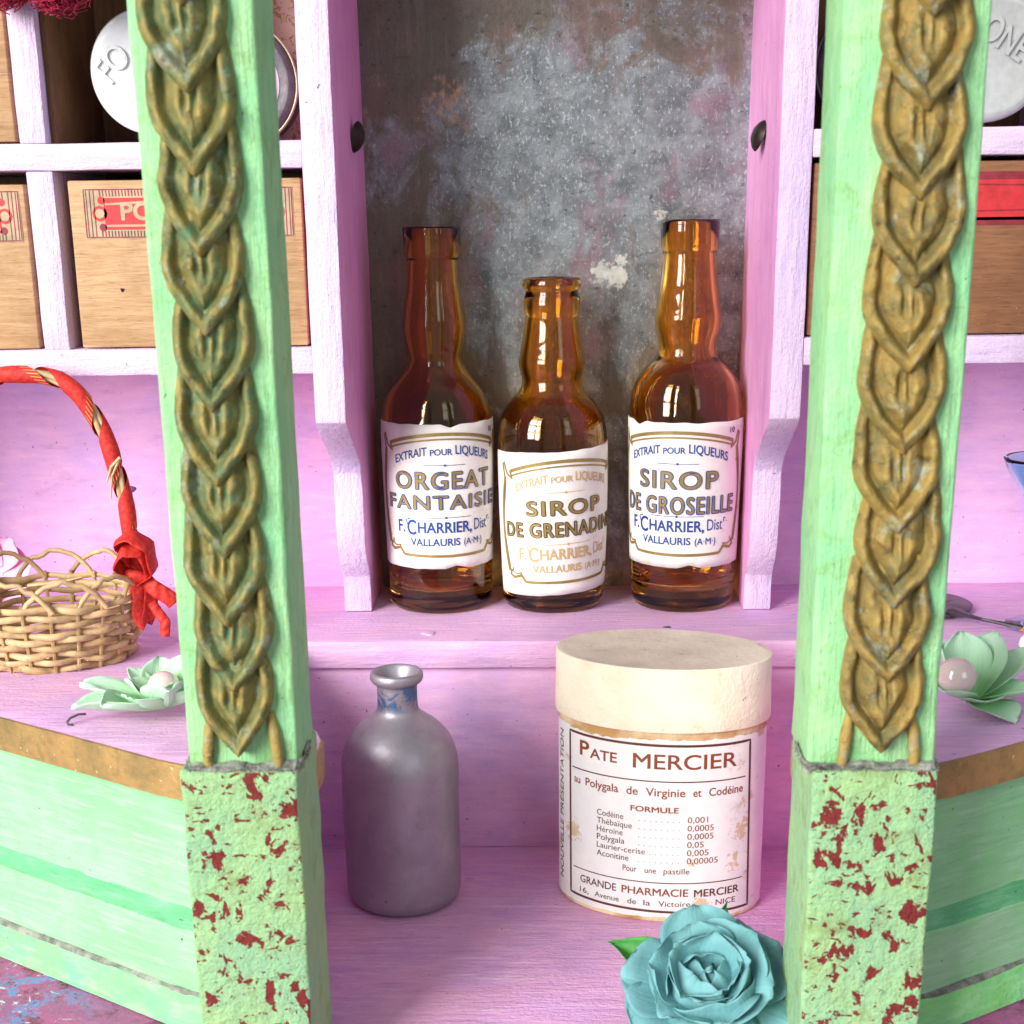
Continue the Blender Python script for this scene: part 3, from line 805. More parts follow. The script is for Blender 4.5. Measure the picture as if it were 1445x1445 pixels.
for side, (x0, x1, bx0, bx1, mat, tips) in enumerate((
        (-7.42, -5.16, -7.58, -5.16, M['gilt_green'], None), (5.12, 7.68, 5.22, 7.74, M['gilt_brown'], None))):
    post = box('post', (x0, x1), (-15.8, -13.9), (.98, 20.4), M['green'], cab, bev=.10, step=.9, amp=.03, loc=CB, bseg=3)
    post['label'] = ('left mint green post with a chain of verdigris gilt leaves', 'right mint green post with a chain of bronze gilt leaves')[side]
    blk = box('post_block', (bx0, bx1), (-15.98, -13.5), (-6.5, 1.0), M['flaked'], cab, bev=.09, step=.5, amp=.05, loc=CB, bseg=3)
    blk['label'] = ('left post block, green paint flaked to red in many small spots', 'right post block, green paint flaked to red in larger patches')[side]
    cxm = ((-6.27), (6.53))[side]
    ztip = (1.35, 1.4)[side]; i = 0
    while ztip < 19.5:
        o = bpy.data.objects.new('carved_leaf', leaf_me[side][i % 13]); COL.objects.link(o); o.parent = post
        o.location = Vector((cxm-(ztip*.008 if side == 0 else -.003*ztip)+random.uniform(-.02, .02), -15.76, ztip))*S
        o.rotation_euler = (0, random.uniform(-.05, .05), 0)
        o.scale = (1.0+random.uniform(-.03, .03), 1, 1+random.uniform(-.02, .02))
        ztip += (1.385, 1.50)[side]*random.uniform(.97, 1.03); i += 1
    dust_collar(x0-.02, x1+.02, -15.86, 1.03, post, side*17)
    if side == 1:
        pass
    # bottom stub of the chain: two short arms below the last tip
    for s_ in (-1, 1):
        tube('carved_stem', [(cxm+s_*.72, -15.84, 1.02), (cxm+s_*.70, -15.9, 1.4), (cxm+s_*.66, -15.86, 1.8), (cxm+s_*.60, -15.8, 2.2)], [.10, .12, .12, .08], mat, post, n=10)

# ------------------------------------------------------------------ amber bottles
PL = [(.0, .02), (1.2, .0), (1.48, .03), (1.6, .18), (1.62, 1.1), (1.67, 3.4), (1.70, 5.5), (1.62, 6.2), (1.43, 6.63), (1.03, 7.14), (.86, 7.45), (.835, 7.65), (.89, 7.95), (.96, 8.45), (.92, 8.95), (.825, 9.6), (.775, 10.2), (.765, 10.5)]
TL = [(.80, 10.54), (.835, 10.60), (.845, 11.0), (.862, 11.32), (.84, 11.38), (.74, 11.36)]
PM = [(.0, .02), (1.2, .0), (1.46, .03), (1.57, .2), (1.62, 1.1), (1.675, 3.34), (1.67, 5.1), (1.57, 5.76), (1.33, 6.2), (1.0, 6.58), (.90, 6.9), (.95, 7.15), (1.0, 7.42), (.95, 7.75), (.89, 8.1), (.82, 8.6), (.79, 8.80)]
TM = [(.825, 8.85), (.85, 8.95), (.855, 9.3), (.81, 9.42), (.775, 9.50), (.79, 9.55), (.86, 9.6), (.875, 9.7), (.86, 9.86), (.80, 9.9), (.70, 9.88)]
PR = [(.0, .02), (1.2, .0), (1.46, .03), (1.57, .2), (1.625, 1.06), (1.68, 3.3), (1.72, 5.5), (1.70, 6.14), (1.57, 6.75), (1.30, 7.2), (.98, 7.52), (.87, 7.78), (.885, 8.03), (.98, 8.42), (1.0, 8.7), (.96, 9.0), (.86, 9.7), (.80, 10.3), (.79, 10.62)]
TR = [(.81, 10.66), (.845, 10.75), (.855, 11.1), (.868, 11.42), (.84, 11.5), (.74, 11.48)]
def bottle(loc, prof, top, label, wall=.19, rotz=0):
    t = thing('amber_bottle', label, 'bottle', loc, group='small amber liqueur bottles with white labels')
    out = smoothprof(prof[:4], 3)[:-1]+smoothprof(prof[3:], 4)+top
    body = [p for p in out if p[1] > .3 and p[1] < prof[-1][1]]
    inner = [(max(.3, r-wall), z) for r, z in body if z > .75]
    inner = [(.0, .62), (.8, .60), (1.25, .66)]+inner
    inner_top = [(top[-1][0]-.10, top[0][1]), (top[-1][0]-.04, top[-1][1]-.05)]
    prof_all = out+[(r, z) for r, z in reversed(inner_top)]+list(reversed(inner))
    b = lathe('glass_body', prof_all, M['amber'], t, n=96, sharp=0, wob=.006)
    return t
def wrapcyl(prof, uc, tilt, z0):
    zr = sorted([(z, r) for r, z in smoothprof(prof, 4) if z > .15])
    def rad(z):
        for (za, ra), (zb, rb) in zip(zr, zr[1:]):
            if za <= z <= zb: return ra+(rb-ra)*(z-za)/max(1e-6, zb-za)
        return zr[-1][1]
    def w(a, b, l):
        a2 = uc+a*cos(tilt)-b*sin(tilt)+2.2*sin(tilt); z = z0+a*sin(tilt)+b*cos(tilt)
        R = rad(z)*1.007+.014+.0045*l+(.008 if l > 0 else 0); th = a2/1.68
        return (R*sin(th), -R*cos(th), z)
    return w
def labelsheet(w, h, hw, mat, parent, seed, tear=None):
    NA, NB = 110, 20; v = []; f = []
    for j in range(NB+1):
        for i in range(NA+1):
            a = -hw+2*hw*i/NA; b = h*j/NB
            if j == 0: b += .025*mnoise.noise(Vector((a*2.5, seed, 0)))+(.09*max(0, 1-abs(a-tear[0])/.35) if tear else 0)
            if j == NB: b += .03*mnoise.noise(Vector((a*2.5, seed+9, 0)))-(.10*max(0, 1-abs(a-tear[1])/.3) if tear else 0)
            v.append(w(a, b, -1.2+.8*mnoise.noise(Vector((a*1.4, b*1.4, seed)))))
    for j in range(NB):
        for i in range(NA): f.append((j*(NA+1)+i, j*(NA+1)+i+1, (j+1)*(NA+1)+i+1, (j+1)*(NA+1)+i))
    o = from_vf('paper_label', v, f, mat, parent)
    m = o.modifiers.new('thickness', 'SOLIDIFY'); m.thickness = .008*S; m.offset = -1
    return o
def syrup_print(w, par, l1, l2, fade=False, ten=None, cursive_c=True):
    P = Print(w)
    gold = M['inkgold']; txt = M['inkfaded'] if fade else M['inkblue']; out = M['inkshade'] if fade else M['inkblue']
    # frame: double arched top, bracketed corners, bowed sides, flat bottom
    arch = lambda a: 3.78+.30*(1-(a/1.78)**2)
    N = 26
    P.line([(-1.78+3.56*i/N, arch(-1.78+3.56*i/N)) for i in range(N+1)], .10, gold)
    P.line([(-1.74+3.48*i/N, arch(-1.74+3.48*i/N)-.145) for i in range(N+1)], .05, gold)
    for s_ in (-1, 1):
        P.line([(s_*1.78, 3.80), (s_*1.68, 3.56), (s_*1.92, 3.72), (s_*2.05, 4.05), (s_*2.12, 3.98), (s_*2.02, 3.55)], .065, gold)
        side = [(s_*(2.0+.22*(1-((b-2.15)/1.55)**2)**1.0), b) for b in [3.62-.1*k for k in range(30)]]
        P.line(side, .08, gold)
        side2 = [(s_*(2.08+.10*math.cos((b-2.15)*2.0)), b) for b in [3.6-.1*k for k in range(30)]]
        P.line(side2, .045, gold)
        P.line([(s_*1.92, .78), (s_*1.98, .62), (s_*1.82, .54), (s_*1.58, .60), (s_*1.55, .64), (s_*1.38, .42)], .085, gold)
        P.line([(s_*1.84, .86), (s_*1.86, .72), (s_*1.72, .66), (s_*1.5, .70)], .045, gold)
    P.line([(-1.38+2.76*i/12, .42-.02*(1-(i/6-1)**2)) for i in range(13)], .085, gold)
    bend = lambda a: -.13*a*a
    P.text('EXTRAIT', -1.56, -.52, 3.50, .24, txt, 1, .012, bend)
    P.text('POUR', -.42, .22, 3.47, .18, txt, 1, .012, bend)
    P.text('LIQUEURS', .32, 1.56, 3.50, .26, txt, 1, .012, bend)
    P.line([(-.62, 3.16), (.62, 3.16)], .016, txt); P.dot(0, 3.16, .035, txt, 2)
    (t1, c1, b1, h1), (t2, c2, b2, h2) = l1, l2
    wl = .046
    P.lettered(t1, -c1, c1, b1, h1, gold, out, .008, wl=wl)
    P.lettered(t2, -c2, c2, b2, h2, gold, out, .004, wl=.044)
    P.line([(-.8, 1.58), (.8, 1.58)], .016, txt); P.dot(0, 1.58, .035, txt, 2)
    P.text('F.', -1.56, -1.32, 1.12, .36, txt, 1, .018)
    P.text('C', -1.22, -.93, 1.06, .44, txt, 1, .018); P.line([(-1.2, 1.34), (-1.27, 1.5), (-1.12, 1.55)], .03, txt, 2)
    P.text('HARRIER,', -.86, .82, 1.12, .32, txt, 1, .018)
    P.text('Dist', .92, 1.46, 1.14, .34, txt, 1, .0); P.text('r.', 1.5, 1.64, 1.36, .2, txt, 1, .005)
    P.text('VALLAURIS', -1.12, .42, .72, .22, txt, 1, .014); P.text('(A·M·)', .55, 1.22, .72, .2, txt, 1, .004)
    if ten: P.text(ten, 1.63, 1.83, 4.02, .16, M['inkpink'], 1, .01)
    return P.build('label_printing', par)
BY = 1.02
for (loc, pr, tp, uc, tilt, z0, l1, l2, fade, ten, lab, seed, tear) in (
    ((-3.48, BY, 0), PL, TL, .33, .0, 1.46, ('ORGEAT', 1.56, 2.45, .50), ('FANTAISIE', 1.92, 1.84, .40), False, '10', 'leftmost amber bottle, white label with blue print reading ORGEAT FANTAISIE', 2.1, (.3, .2)),
    ((.03, BY, 0), PM, TM, .44, .045, .64, ('SIROP', 1.2, 2.48, .42), ('DE GRENADINE', 2.02, 1.82, .42), True, None, 'shorter middle amber bottle, label with faded gold print reading SIROP DE GRENADINE', 5.3, None),
    ((4.08, BY, 0), PR, TR, -.36, .0, 1.45, ('SIROP', 1.22, 2.42, .50), ('DE GROSEILLE', 1.88, 1.66, .50), False, '10', 'rightmost amber bottle, white label with blue print reading SIROP DE GROSEILLE', 8.8, (.4, -1.3))):
    t = bottle(loc, pr, tp, lab)
    w = wrapcyl(pr, uc, tilt, z0)
    ls = labelsheet(w, 4.36, 2.62, M['label'], t, seed, tear)
    syrup_print(w, ls, l1, l2, fade, ten)

# ------------------------------------------------------------------ silver bottle
t = thing('silver_bottle', 'small silver grey painted bottle with a worn blue patch on its neck', 'bottle', (-4.15, -6.45, -6.5))
prof = smoothprof([(0, .02), (1.1, 0), (1.4, .05), (1.54, .22), (1.59, .6), (1.59, 2.4), (1.59, 3.9), (1.52, 4.35), (1.36, 4.75), (1.08, 5.08), (.80, 5.3), (.60, 5.47), (.54, 5.66), (.535, 6.1), (.55, 6.22)], 4)
prof += smoothprof([(.56, 6.26), (.64, 6.30), (.70, 6.38), (.715, 6.48), (.69, 6.57), (.62, 6.60), (.55, 6.55), (.46, 6.38), (.38, 6.1), (.37, 5.6)], 3)
lathe('bottle_body', prof, M['silver'], t, n=80, sharp=0, wob=.012)

# ------------------------------------------------------------------ oval pill box
TH = radians(-10); A_, B_ = 2.79, 1.80
t = thing('pill_box', 'oval cream cardboard pastille box with brown printed label and plain lid', 'box', (2.95, -6.25, -6.5), rot=(0, 0, TH))
lathe('box_body', [(0, .0), (.97, .0), (.99, .03), (1.0, .12), (1.0, .5), (1.0, 2.0), (1.0, 3.5), (1.0, 5.6), (.985, 5.6), (.98, 5.2)], M['card_body'], t, n=128, A=A_, B=B_)
lidp = [(.985, 5.44), (1.0, 5.42), (1.006, 5.46), (1.004, 5.9), (1.0, 6.5), (1.0, 7.07), (.996, 7.115), (.985, 7.13)]
lathe('lid', [(r*1.0, z) for r, z in lidp]+[(.93, 7.115), (.6, 7.09), (.2, 7.08), (0, 7.08)], [M['card_lid'], M['card_top']], t, n=128, A=2.87, B=1.88, mi=[0]*7+[1]*5, wob=.004)
ph = [-pi+2*pi*i/2000 for i in range(2001)]; arcs = [0.0]
for a, b in zip(ph, ph[1:]): arcs.append(arcs[-1]+math.hypot(A_*(sin(b)-sin(a)), B_*(cos(b)-cos(a))))
mid = arcs[1000]; arcs = [a-mid for a in arcs]
import bisect
def wbox(u, z, l):
    i = max(1, min(2000, bisect.bisect(arcs, u))); k = (u-arcs[i-1])/(arcs[i]-arcs[i-1]); p = ph[i-1]+(ph[i]-ph[i-1])*k
    x, y = A_*sin(p), -B_*cos(p); n = Vector((x/A_**2, y/B_**2, 0)).normalized(); d = .012+.004*l
    return (x+n.x*d, y+n.y*d, z+6.5)
v = []; f = []; NA, NB = 160, 24
for j in range(NB+1):
    for i in range(NA+1):
        u = -4.2+8.6*i/NA; zb = -6.36+.05*mnoise.noise(Vector((u*2, 1, 0)))+.03*mnoise.noise(Vector((u*7, 1, 0)))
        zt = -1.30+.05*mnoise.noise(Vector((u*2, 5, 0)))+.05*mnoise.noise(Vector((u*6, 5, 0)))
        if j == NB and abs(u+1.6) < .9: zt -= .05
        v.append(wbox(u, zb+(zt-zb)*j/NB, -.6+.5*mnoise.noise(Vector((u, j*.3, 2)))))
for j in range(NB):
    for i in range(NA): f.append((j*(NA+1)+i, j*(NA+1)+i+1, (j+1)*(NA+1)+i+1, (j+1)*(NA+1)+i))
bl = from_vf('paper_label', v, f, M['boxlabel'], t)
P = Print(wbox); br, dk = M['inkbrown'], M['inkdark']
P.line([(-2.48, -6.14), (2.74, -6.22), (2.62, -1.46), (-2.52, -1.44)], .07, dk, 1, True)
P.text('P', -2.12, -1.83, -2.02, .40, br, 1, .02); P.text('ATE', -1.78, -1.0, -2.04, .27, br, 1, .018)
P.text('MERCIER', -.55, 2.2, -2.10, .40, br, 1, .016)
P.line([(-2.42, -2.45), (2.5, -2.45)], .035, dk)
for s_, a, b in (('au', -2.34, -2.12), ('Polygala', -1.93, -.95), ('de', -.72, -.42), ('Virginie', -.2, .82), ('et', 1.03, 1.24), ('Codéine', 1.45, 2.42)):
    P.text(s_, a, b, -2.86, .22, br, 1, .012)
P.text('FORMULE', -.6, .66, -3.32, .15, br, 1, .014)
rows = [('Codéine', .76, '0,001', .54), ('Thébaïque', 1.0, '0,0005', .70), ('Héroïne', .75, '0,0005', .70), ('Polygala', .8, '0,05', .44), ('Laurier-cerise', 1.36, '0,005', .58), ('Aconitine', .92, '0,00005', .84)]
for k, (nm, wd, q, qw) in enumerate(rows):
    z = -3.60-.235*k
    P.text(nm, -1.56, -1.56+wd, z, .165, dk, 1, .002)
    P.text(q, .90, .90+qw, z, .165, br, 1, .002)
    x = .68
    while x > max(-.5, -1.56+wd+.1) : P.dot(x, z+.02, .014, dk, 1, 6); x -= .15
for s_, a, b in (('Pour', -.8, -.42), ('une', -.2, .1), ('pastille', .3, .98)): P.text(s_, a, b, -5.07, .165, dk, 1, .004)
P.line([(-2.36, -5.34), (2.5, -5.34)], .03, dk)
P.text('GRANDE', -2.1, -.98, -5.72, .21, dk, 1, .01); P.text('PHARMACIE', -.82, .96, -5.72, .21, br, 1, .012); P.text('MERCIER', 1.12, 2.4, -5.74, .21, dk, 1, .012)
for s_, a, b in (('16,', -2.12, -1.82), ('Avenue', -1.62, -.9), ('de', -.66, -.42), ('la', -.22, -.04), ('Victoire', .18, 1.02), ('NICE', 1.72, 2.3)): P.text(s_, a, b, -6.02, .155, dk, 1, .004)
P.text('NOUVELLE PRÉSENTATION', -5.9, -1.55, -2.86, .22, dk, 1, .006, turn=True)
P.build('label_printing', bl)

# ------------------------------------------------------------------ round caps in the upper cubbies
def cap(name, label, cat, c, r, depth, mat, rim, txt=None, trot=0, tl=None, group=None, txmat=None):
    t = thing(name, label, cat, (c[0], c[1], c[2]), group=group)
    # axis along Y, face towards -Y ; profile (r, y)
    prof = [(0, -.02), (r*.80, -.03), (r*.86, -.06), (r*.90, -.05), (r*.97, 0), (r, .08), (r*1.0, .35), (r*.96, .42), (r*.95, depth), (0, depth)]
    v = []; f = []; n = 72
    for rr, y in prof:
        for i in range(n): a = 2*pi*i/n; v.append((rr*cos(a), y, rr*sin(a)))
    for k in range(len(prof)-1):
        for i in range(n): j = (i+1) % n; f.append((k*n+i, k*n+j, (k+1)*n+j, (k+1)*n+i))
    from_vf('cap_disc', v, f, mat, t, recalc=True)
    if rim:
        tube('rim', [(r*1.01*cos(2*pi*i/64), .02, r*1.01*sin(2*pi*i/64)) for i in range(64)], .045, rim, t, closed=True, n=8)
    if txt:
        P = Print(lambda a, b, l: (a, -.075-.004*l, b)); ca, cb, wd, hh = tl
        P.text(txt, ca-wd/2, ca+wd/2, cb-hh/2, hh, txmat or mat, 1, .012, rot=trot)
        o = P.build('raised_lettering', t); m = o.modifiers.new('depth', 'SOLIDIFY'); m.thickness = .05*S; m.offset = 0
    return t
cap('round_tin', 'round white porcelain cap lettered FO in the upper left cubby', 'cap', (-10.45, -2.9, 15.38), 1.55, 1.0, M['porcelain'], None, 'FO', radians(48), (-.92, .22, .85, .62), txmat=M['zinc'])
cap('metal_lidded_jar', 'round jar end with dull metal rim behind the left post', 'jar', (-8.55, -.9, 15.2), 1.62, 1.5, M['iron'], M['brassrim'])
cap('round_tin', 'round grey metal cap lettered ONE in the upper right cubby', 'cap', (11.25, -2.9, 15.45), 1.6, 1.0, M['zinc'], None, 'ONE', radians(-32), (.38, .42, 1.25, .62), txmat=M['zinc'])
cap('dark_jar', 'dark round jar end half hidden behind the right post', 'jar', (8.75, -1.2, 15.4), 1.6, 1.4, M['iron'], M['iron'])
# white inner face of the left jar
COL.objects['metal_lidded_jar'].children[0].name = 'jar_end'
def ring_disc(parent, r, y, mat, name):
    n = 48; v = [(r*cos(2*pi*i/n), y, r*sin(2*pi*i/n)) for i in range(n)]+[(r*.94*cos(2*pi*i/n), y-.05, r*.94*sin(2*pi*i/n)) for i in range(n)]
    f = [(i, (i+1) % n, n+(i+1) % n, n+i) for i in range(n)]+[tuple(n+i for i in range(n))]
    return from_vf(name, v, f, mat, parent, recalc=True)
ring_disc(COL.objects['metal_lidded_jar'], 1.16, -.05, M['porcelain'], 'enamel_disc')

# ------------------------------------------------------------------ basket
BX, BY_, = -14.0, -4.55
bk = thing('wicker_basket', 'small woven cane basket with tall handle wrapped in red ribbon', 'basket', (BX, BY_, 0))
NSK = 22; RX, RY = 2.55, 2.05
def bk_pt(a, z, dr=0.0):
    fl = .86+.14*min(1, z/1.5)
    return ((RX*fl+dr)*cos(a), (RY*fl+dr)*sin(a), z)
rows = 9
for k in range(rows):
    z = .11+k*.208; pts = []; n_ = NSK*8; ra = []
    for i in range(n_):
        a = 2*pi*i/n_; ph_ = NSK/2*a+(pi if k % 2 else 0)
        pts.append(bk_pt(a, z+.11*mnoise.noise(Vector((cos(a)*2.2, sin(a)*2.2, k*3.1))), .085*sin(ph_)+.02*mnoise.noise(Vector((a*3, k, 0)))))
        ra.append(.092+.03*mnoise.noise(Vector((a*2, k*2, 7))))
    tube('weaver', pts, ra, M['cane'] if k % 3 else M['cane2'], bk, closed=True, n=8, flat=.7)
for i in range(NSK):
    a = 2*pi*(i+.5)/NSK
    tube('stake', [bk_pt(a, z) for z in (.02, .5, 1.0, 1.5, 1.95)], .055, M['cane2'], bk, n=6)
# scalloped border: each stake arches over to the second one along
for i in range(0, NSK, 2):
    a0 = 2*pi*(i+.5)/NSK; a1 = a0+2*pi*3.1/NSK; pts = []
    for j in range(15):
        s_ = j/14; a = a0+(a1-a0)*s_; z = 1.75+random.uniform(.72, .86)*sin(pi*s_)**.75
        pts.append(bk_pt(a, z, .05+.10*(s_-.5)))
    tube('border_loop', pts, [.072]*15, M['cane'], bk, n=8)
pts = []
lathe('basket_base', [(0, .02), (.84, .02), (.86, .06), (.84, .1), (0, .1)], M['cane2'], bk, n=44, A=RX, B=RY)
# handle
hp = []; HN = 60
for i in range(HN+1):
    s_ = i/HN; a = pi*s_
    x = 2.62*cos(a)*(1+.03*sin(a*3)); z = 1.4+6.55*(sin(a)**.62) if 0 < s_ < 1 else 1.4
    hp.append((x, 0, z))
def resample(P, n):
    P = [Vector(p) for p in P]; d = [0]
    for a, b in zip(P, P[1:]): d.append(d[-1]+(b-a).length)
    out = []; j = 0
    for i in range(n):
        t = d[-1]*i/(n-1)
        while j < len(d)-2 and d[j+1] < t: j += 1
        out.append(P[j]+(P[j+1]-P[j])*((t-d[j])/max(1e-6, d[j+1]-d[j])))
    return out, d[-1]
# rounder arch, fuller at the shoulder
hp = [(2.55*math.copysign(abs(cos(a))**.72, cos(a)), -.02, 1.3+6.5*abs(sin(a))**.80) for a in [pi*i/80 for i in range(81)]]
hr, hl = resample(hp, 160)
for k in range(3):
    pts = []
    for i, p in enumerate(hr):
        q = 2*pi*k/3+i*.05; t_ = (hr[min(i+1, 159)]-hr[max(i-1, 0)]).normalized(); n1 = Vector((0, 1, 0)); n2 = t_.cross(n1)
        pts.append(tuple(p+(n1*cos(q)+n2*sin(q))*.08))
    tube('handle_cane', pts, .085, M['cane'], bk, n=8)
# ribbon wound round the handle
def ribbon_wrap():
    v = []; f = []; n_ = 900; W = 9; turns = hl/1.75; ev = []; ef = []
    pts = []
    def at(s_):
        x = max(0, min(158.999, s_*159)); i = int(x); p = hr[i]+(hr[i+1]-hr[i])*(x-i)
        t_ = (hr[min(i+2, 159)]-hr[max(i-1, 0)]).normalized(); return p, t_
    pitch = 1.75/hl
    for i in range(n_+1):
        s_ = .02+.96*i/n_; row = []
        for k in range(W):
            off = (k/(W-1)-.5)*pitch*.76
            ss = max(0, min(1, s_+off)); p, t_ = at(ss); n1 = Vector((0, 1, 0)); n2 = t_.cross(n1)
            q = s_/pitch*2*pi
            r = .215+.025*sin(k/(W-1)*pi)+.01*mnoise.noise(Vector((q*.4, k, 0)))
            v.append(tuple(p+(n1*cos(q)+n2*sin(q))*r))
        if i:
            for k in range(W-1): f.append(((i-1)*W+k, (i-1)*W+k+1, i*W+k+1, i*W+k))
    return v, f, W, n_
v, f, W, n_ = ribbon_wrap()
rb = from_vf('ribbon_wrap', v, f, M['ribbon'], bk, sharp=0)
# picot stitches along one edge
pv = []; pf = []
for i in range(0, n_, 6):
    a = Vector(v[i*W]); b = Vector(v[i*W+2]); c = Vector(v[min(n_, i+1)*W])
    u_ = (b-a)*.9; s_ = (c-a).normalized()*.018; out = Vector((a.x-a.x, 0, 0))
    pc, _ = a, b; up_ = (Vector(v[i*W+1])-a)
    o = len(pv); nrm_ = (u_.cross(s_)).normalized()*.012
    ctr = hr[min(159, int((.02+.96*i/n_)*159))]; 
    if nrm_.dot(a-ctr) < 0: nrm_ = -nrm_
    pv += [tuple(a+nrm_-s_), tuple(a+nrm_+s_), tuple(a+u_+nrm_*1.6+s_), tuple(a+u_+nrm_*1.6-s_)]; pf.append((o, o+1, o+2, o+3))
from_vf('picot_edge', pv, pf, M['ribbonedge'], rb, sharp=0)['kind'] = 'stuff'
# ribbon bow and tails at the right foot of the handle
def strip(name, pts, width, mat, parent, wdir=None, thick=.02, taper=None):
    P, L = resample(pts, 28); v = []; f = []
    for i, p in enumerate(P):
        t_ = (P[min(i+1, 27)]-P[max(i-1, 0)]).normalized(); a = Vector(wdir[min(len(wdir)-1, int(i/28*len(wdir)))] if isinstance(wdir, list) else (wdir or (0, 1, 0)))
        a = (a-t_*a.dot(t_)).normalized(); n_ = t_.cross(a)
        ww = width*(taper(i/27) if taper else 1)
        for k in range(7):
            s_ = (k/6-.5); v.append(tuple(p+a*s_*ww+n_*(.05*cos(s_*pi)+.015*sin(i*.9+k))))
    for i in range(27):
        for k in range(6): f.append((i*7+k, i*7+k+1, (i+1)*7+k+1, (i+1)*7+k))
    o = from_vf(name, v, f, mat, parent, sharp=0)
    m = o.modifiers.new('thickness', 'SOLIDIFY'); m.thickness = thick*S
    return o
kx = 2.58
strip('bow_loop', [(kx-.05, -.2, 2.75), (kx-.35, -.5, 3.35), (kx+.05, -.62, 3.55), (kx+.5, -.5, 3.2), (kx+.55, -.35, 2.5), (kx+.1, -.3, 2.2)], .62, M['ribbon'], bk, (.15, 1, .35))
strip('bow_loop', [(kx-.1, -.3, 2.3), (kx-.4, -.6, 2.75), (kx-.15, -.75, 3.15), (kx+.3, -.6, 3.1), (kx+.45, -.4, 2.4)], .5, M['ribbon'], bk, (.1, .9, .6))
strip('bow_tail', [(kx+.1, -.35, 2.3), (kx+.12, -.5, 1.8), (kx+.1, -.6, 1.3), (kx+.25, -.55, 1.0), (kx+.4, -.45, 1.4), (kx+.45, -.35, 2.0)], .42, M['ribbon'], bk, (.6, .6, .1))
strip('bow_tail', [(kx+.2, -.3, 2.3), (kx+.55, -.5, 2.05), (kx+.95, -.45, 1.75), (kx+1.05, -.4, 1.6)], .42, M['ribbon'], bk, (.2, .3, 1))
strip('bow_tail', [(kx+.4, -.35, 1.6), (kx+.62, -.45, 1.3), (kx+.8, -.55, 1.1), (kx+.76, -.6, .7)], .26, M['ribbon'], bk, (1, .3, .2))
tube('ribbon_knot', [(kx-.2, -.35, 2.45), (kx+.05, -.45, 2.35), (kx+.35, -.38, 2.3)], [.12, .2, .12], M['ribbon'], bk, n=10)
# loose fibres
for k in range(10):
    a = random.uniform(-2.4, -.3); z = random.uniform(.1, 1.6); p = Vector(bk_pt(a, z, .1)); q = random.uniform(0, 6)
    tube('loose_fibre', [tuple(p+Vector((.18*cos(q+j*.9)*j/4, -.05-.03*j, .16*sin(q+j*.9)*j/4))) for j in range(6)], .012, M['cane'], bk, n=5)
tube('frayed_end', [(2.45, -.25, 5.6), (2.2, -.3, 5.35), (2.05, -.32, 4.95)], [.05, .05, .02], M['cane'], bk, n=6)
tube('frayed_end', [(2.4, -.25, 5.5), (2.2, -.32, 5.1), (2.12, -.32, 4.5)], [.04, .03, .02], M['cane'], bk, n=6)
tube('frayed_end', [(-.9, 1.0, 1.75), (.2, .9, 1.9), (.75, .8, 2.05)], [.06, .06, .015], M['cane'], bk, n=6)

# ------------------------------------------------------------------ petals
def petal(name, base, out, up, length, width, cup=.3, curl=.2, wave=.06, mat=None, parent=None, tip=1.0, seed=0, thick=.016, basew=.35, roll=0.0, point=0.0):
    """petal growing from base along 'out', its face turned to 'up'"""
    o = Vector(out).normalized(); u = Vector(up); u = (u-o*u.dot(o)).normalized(); r = o.cross(u)
    if roll: q = Matrix.Rotation(roll, 3, o); u = q @ u; r = q @ r
    NU, NV = 12, 14; v = []; f = []; uv = []
    for j in range(NV+1):
        t = j/NV
        w = width*.5*(basew+(1-basew)*sin(min(1, t*1.25)*pi/2))*(sqrt(max(0, 1-((t-.62)/.40)**2)) if t > .62 else 1)
        if point: w *= (1-point*max(0, (t-.55)/.45)**1.2)
        w = max(w, .01)
        for i in range(NU+1):
            s_ = 2*i/NU-1
            x = w*s_
            h = cup*length*(s_*s_)*(w/width*2)*.5 + curl*length*t*t
            h += wave*length*mnoise.noise(Vector((s_*1.6+seed, t*2.2, seed*1.7)))*(.3+t)
            h += -.10*length*max(0, t-.86)*4*(.5+.5*mnoise.noise(Vector((s_*2, seed, 3))))
            L = length*t*(1-.06*s_*s_) + .03*length*mnoise.noise(Vector((s_*2.4, seed, 8)))*t
            v.append(tuple(Vector(base)+o*L+r*x+u*h)); uv.append((i/NU, t))
    for j in range(NV):
        for i in range(NU): f.append((j*(NU+1)+i, j*(NU+1)+i+1, (j+1)*(NU+1)+i+1, (j+1)*(NU+1)+i))
    ob = from_vf(name, v, f, mat, parent, sharp=0, uv=uv)
    m = ob.modifiers.new('thickness', 'SOLIDIFY'); m.thickness = thick*S
    return ob

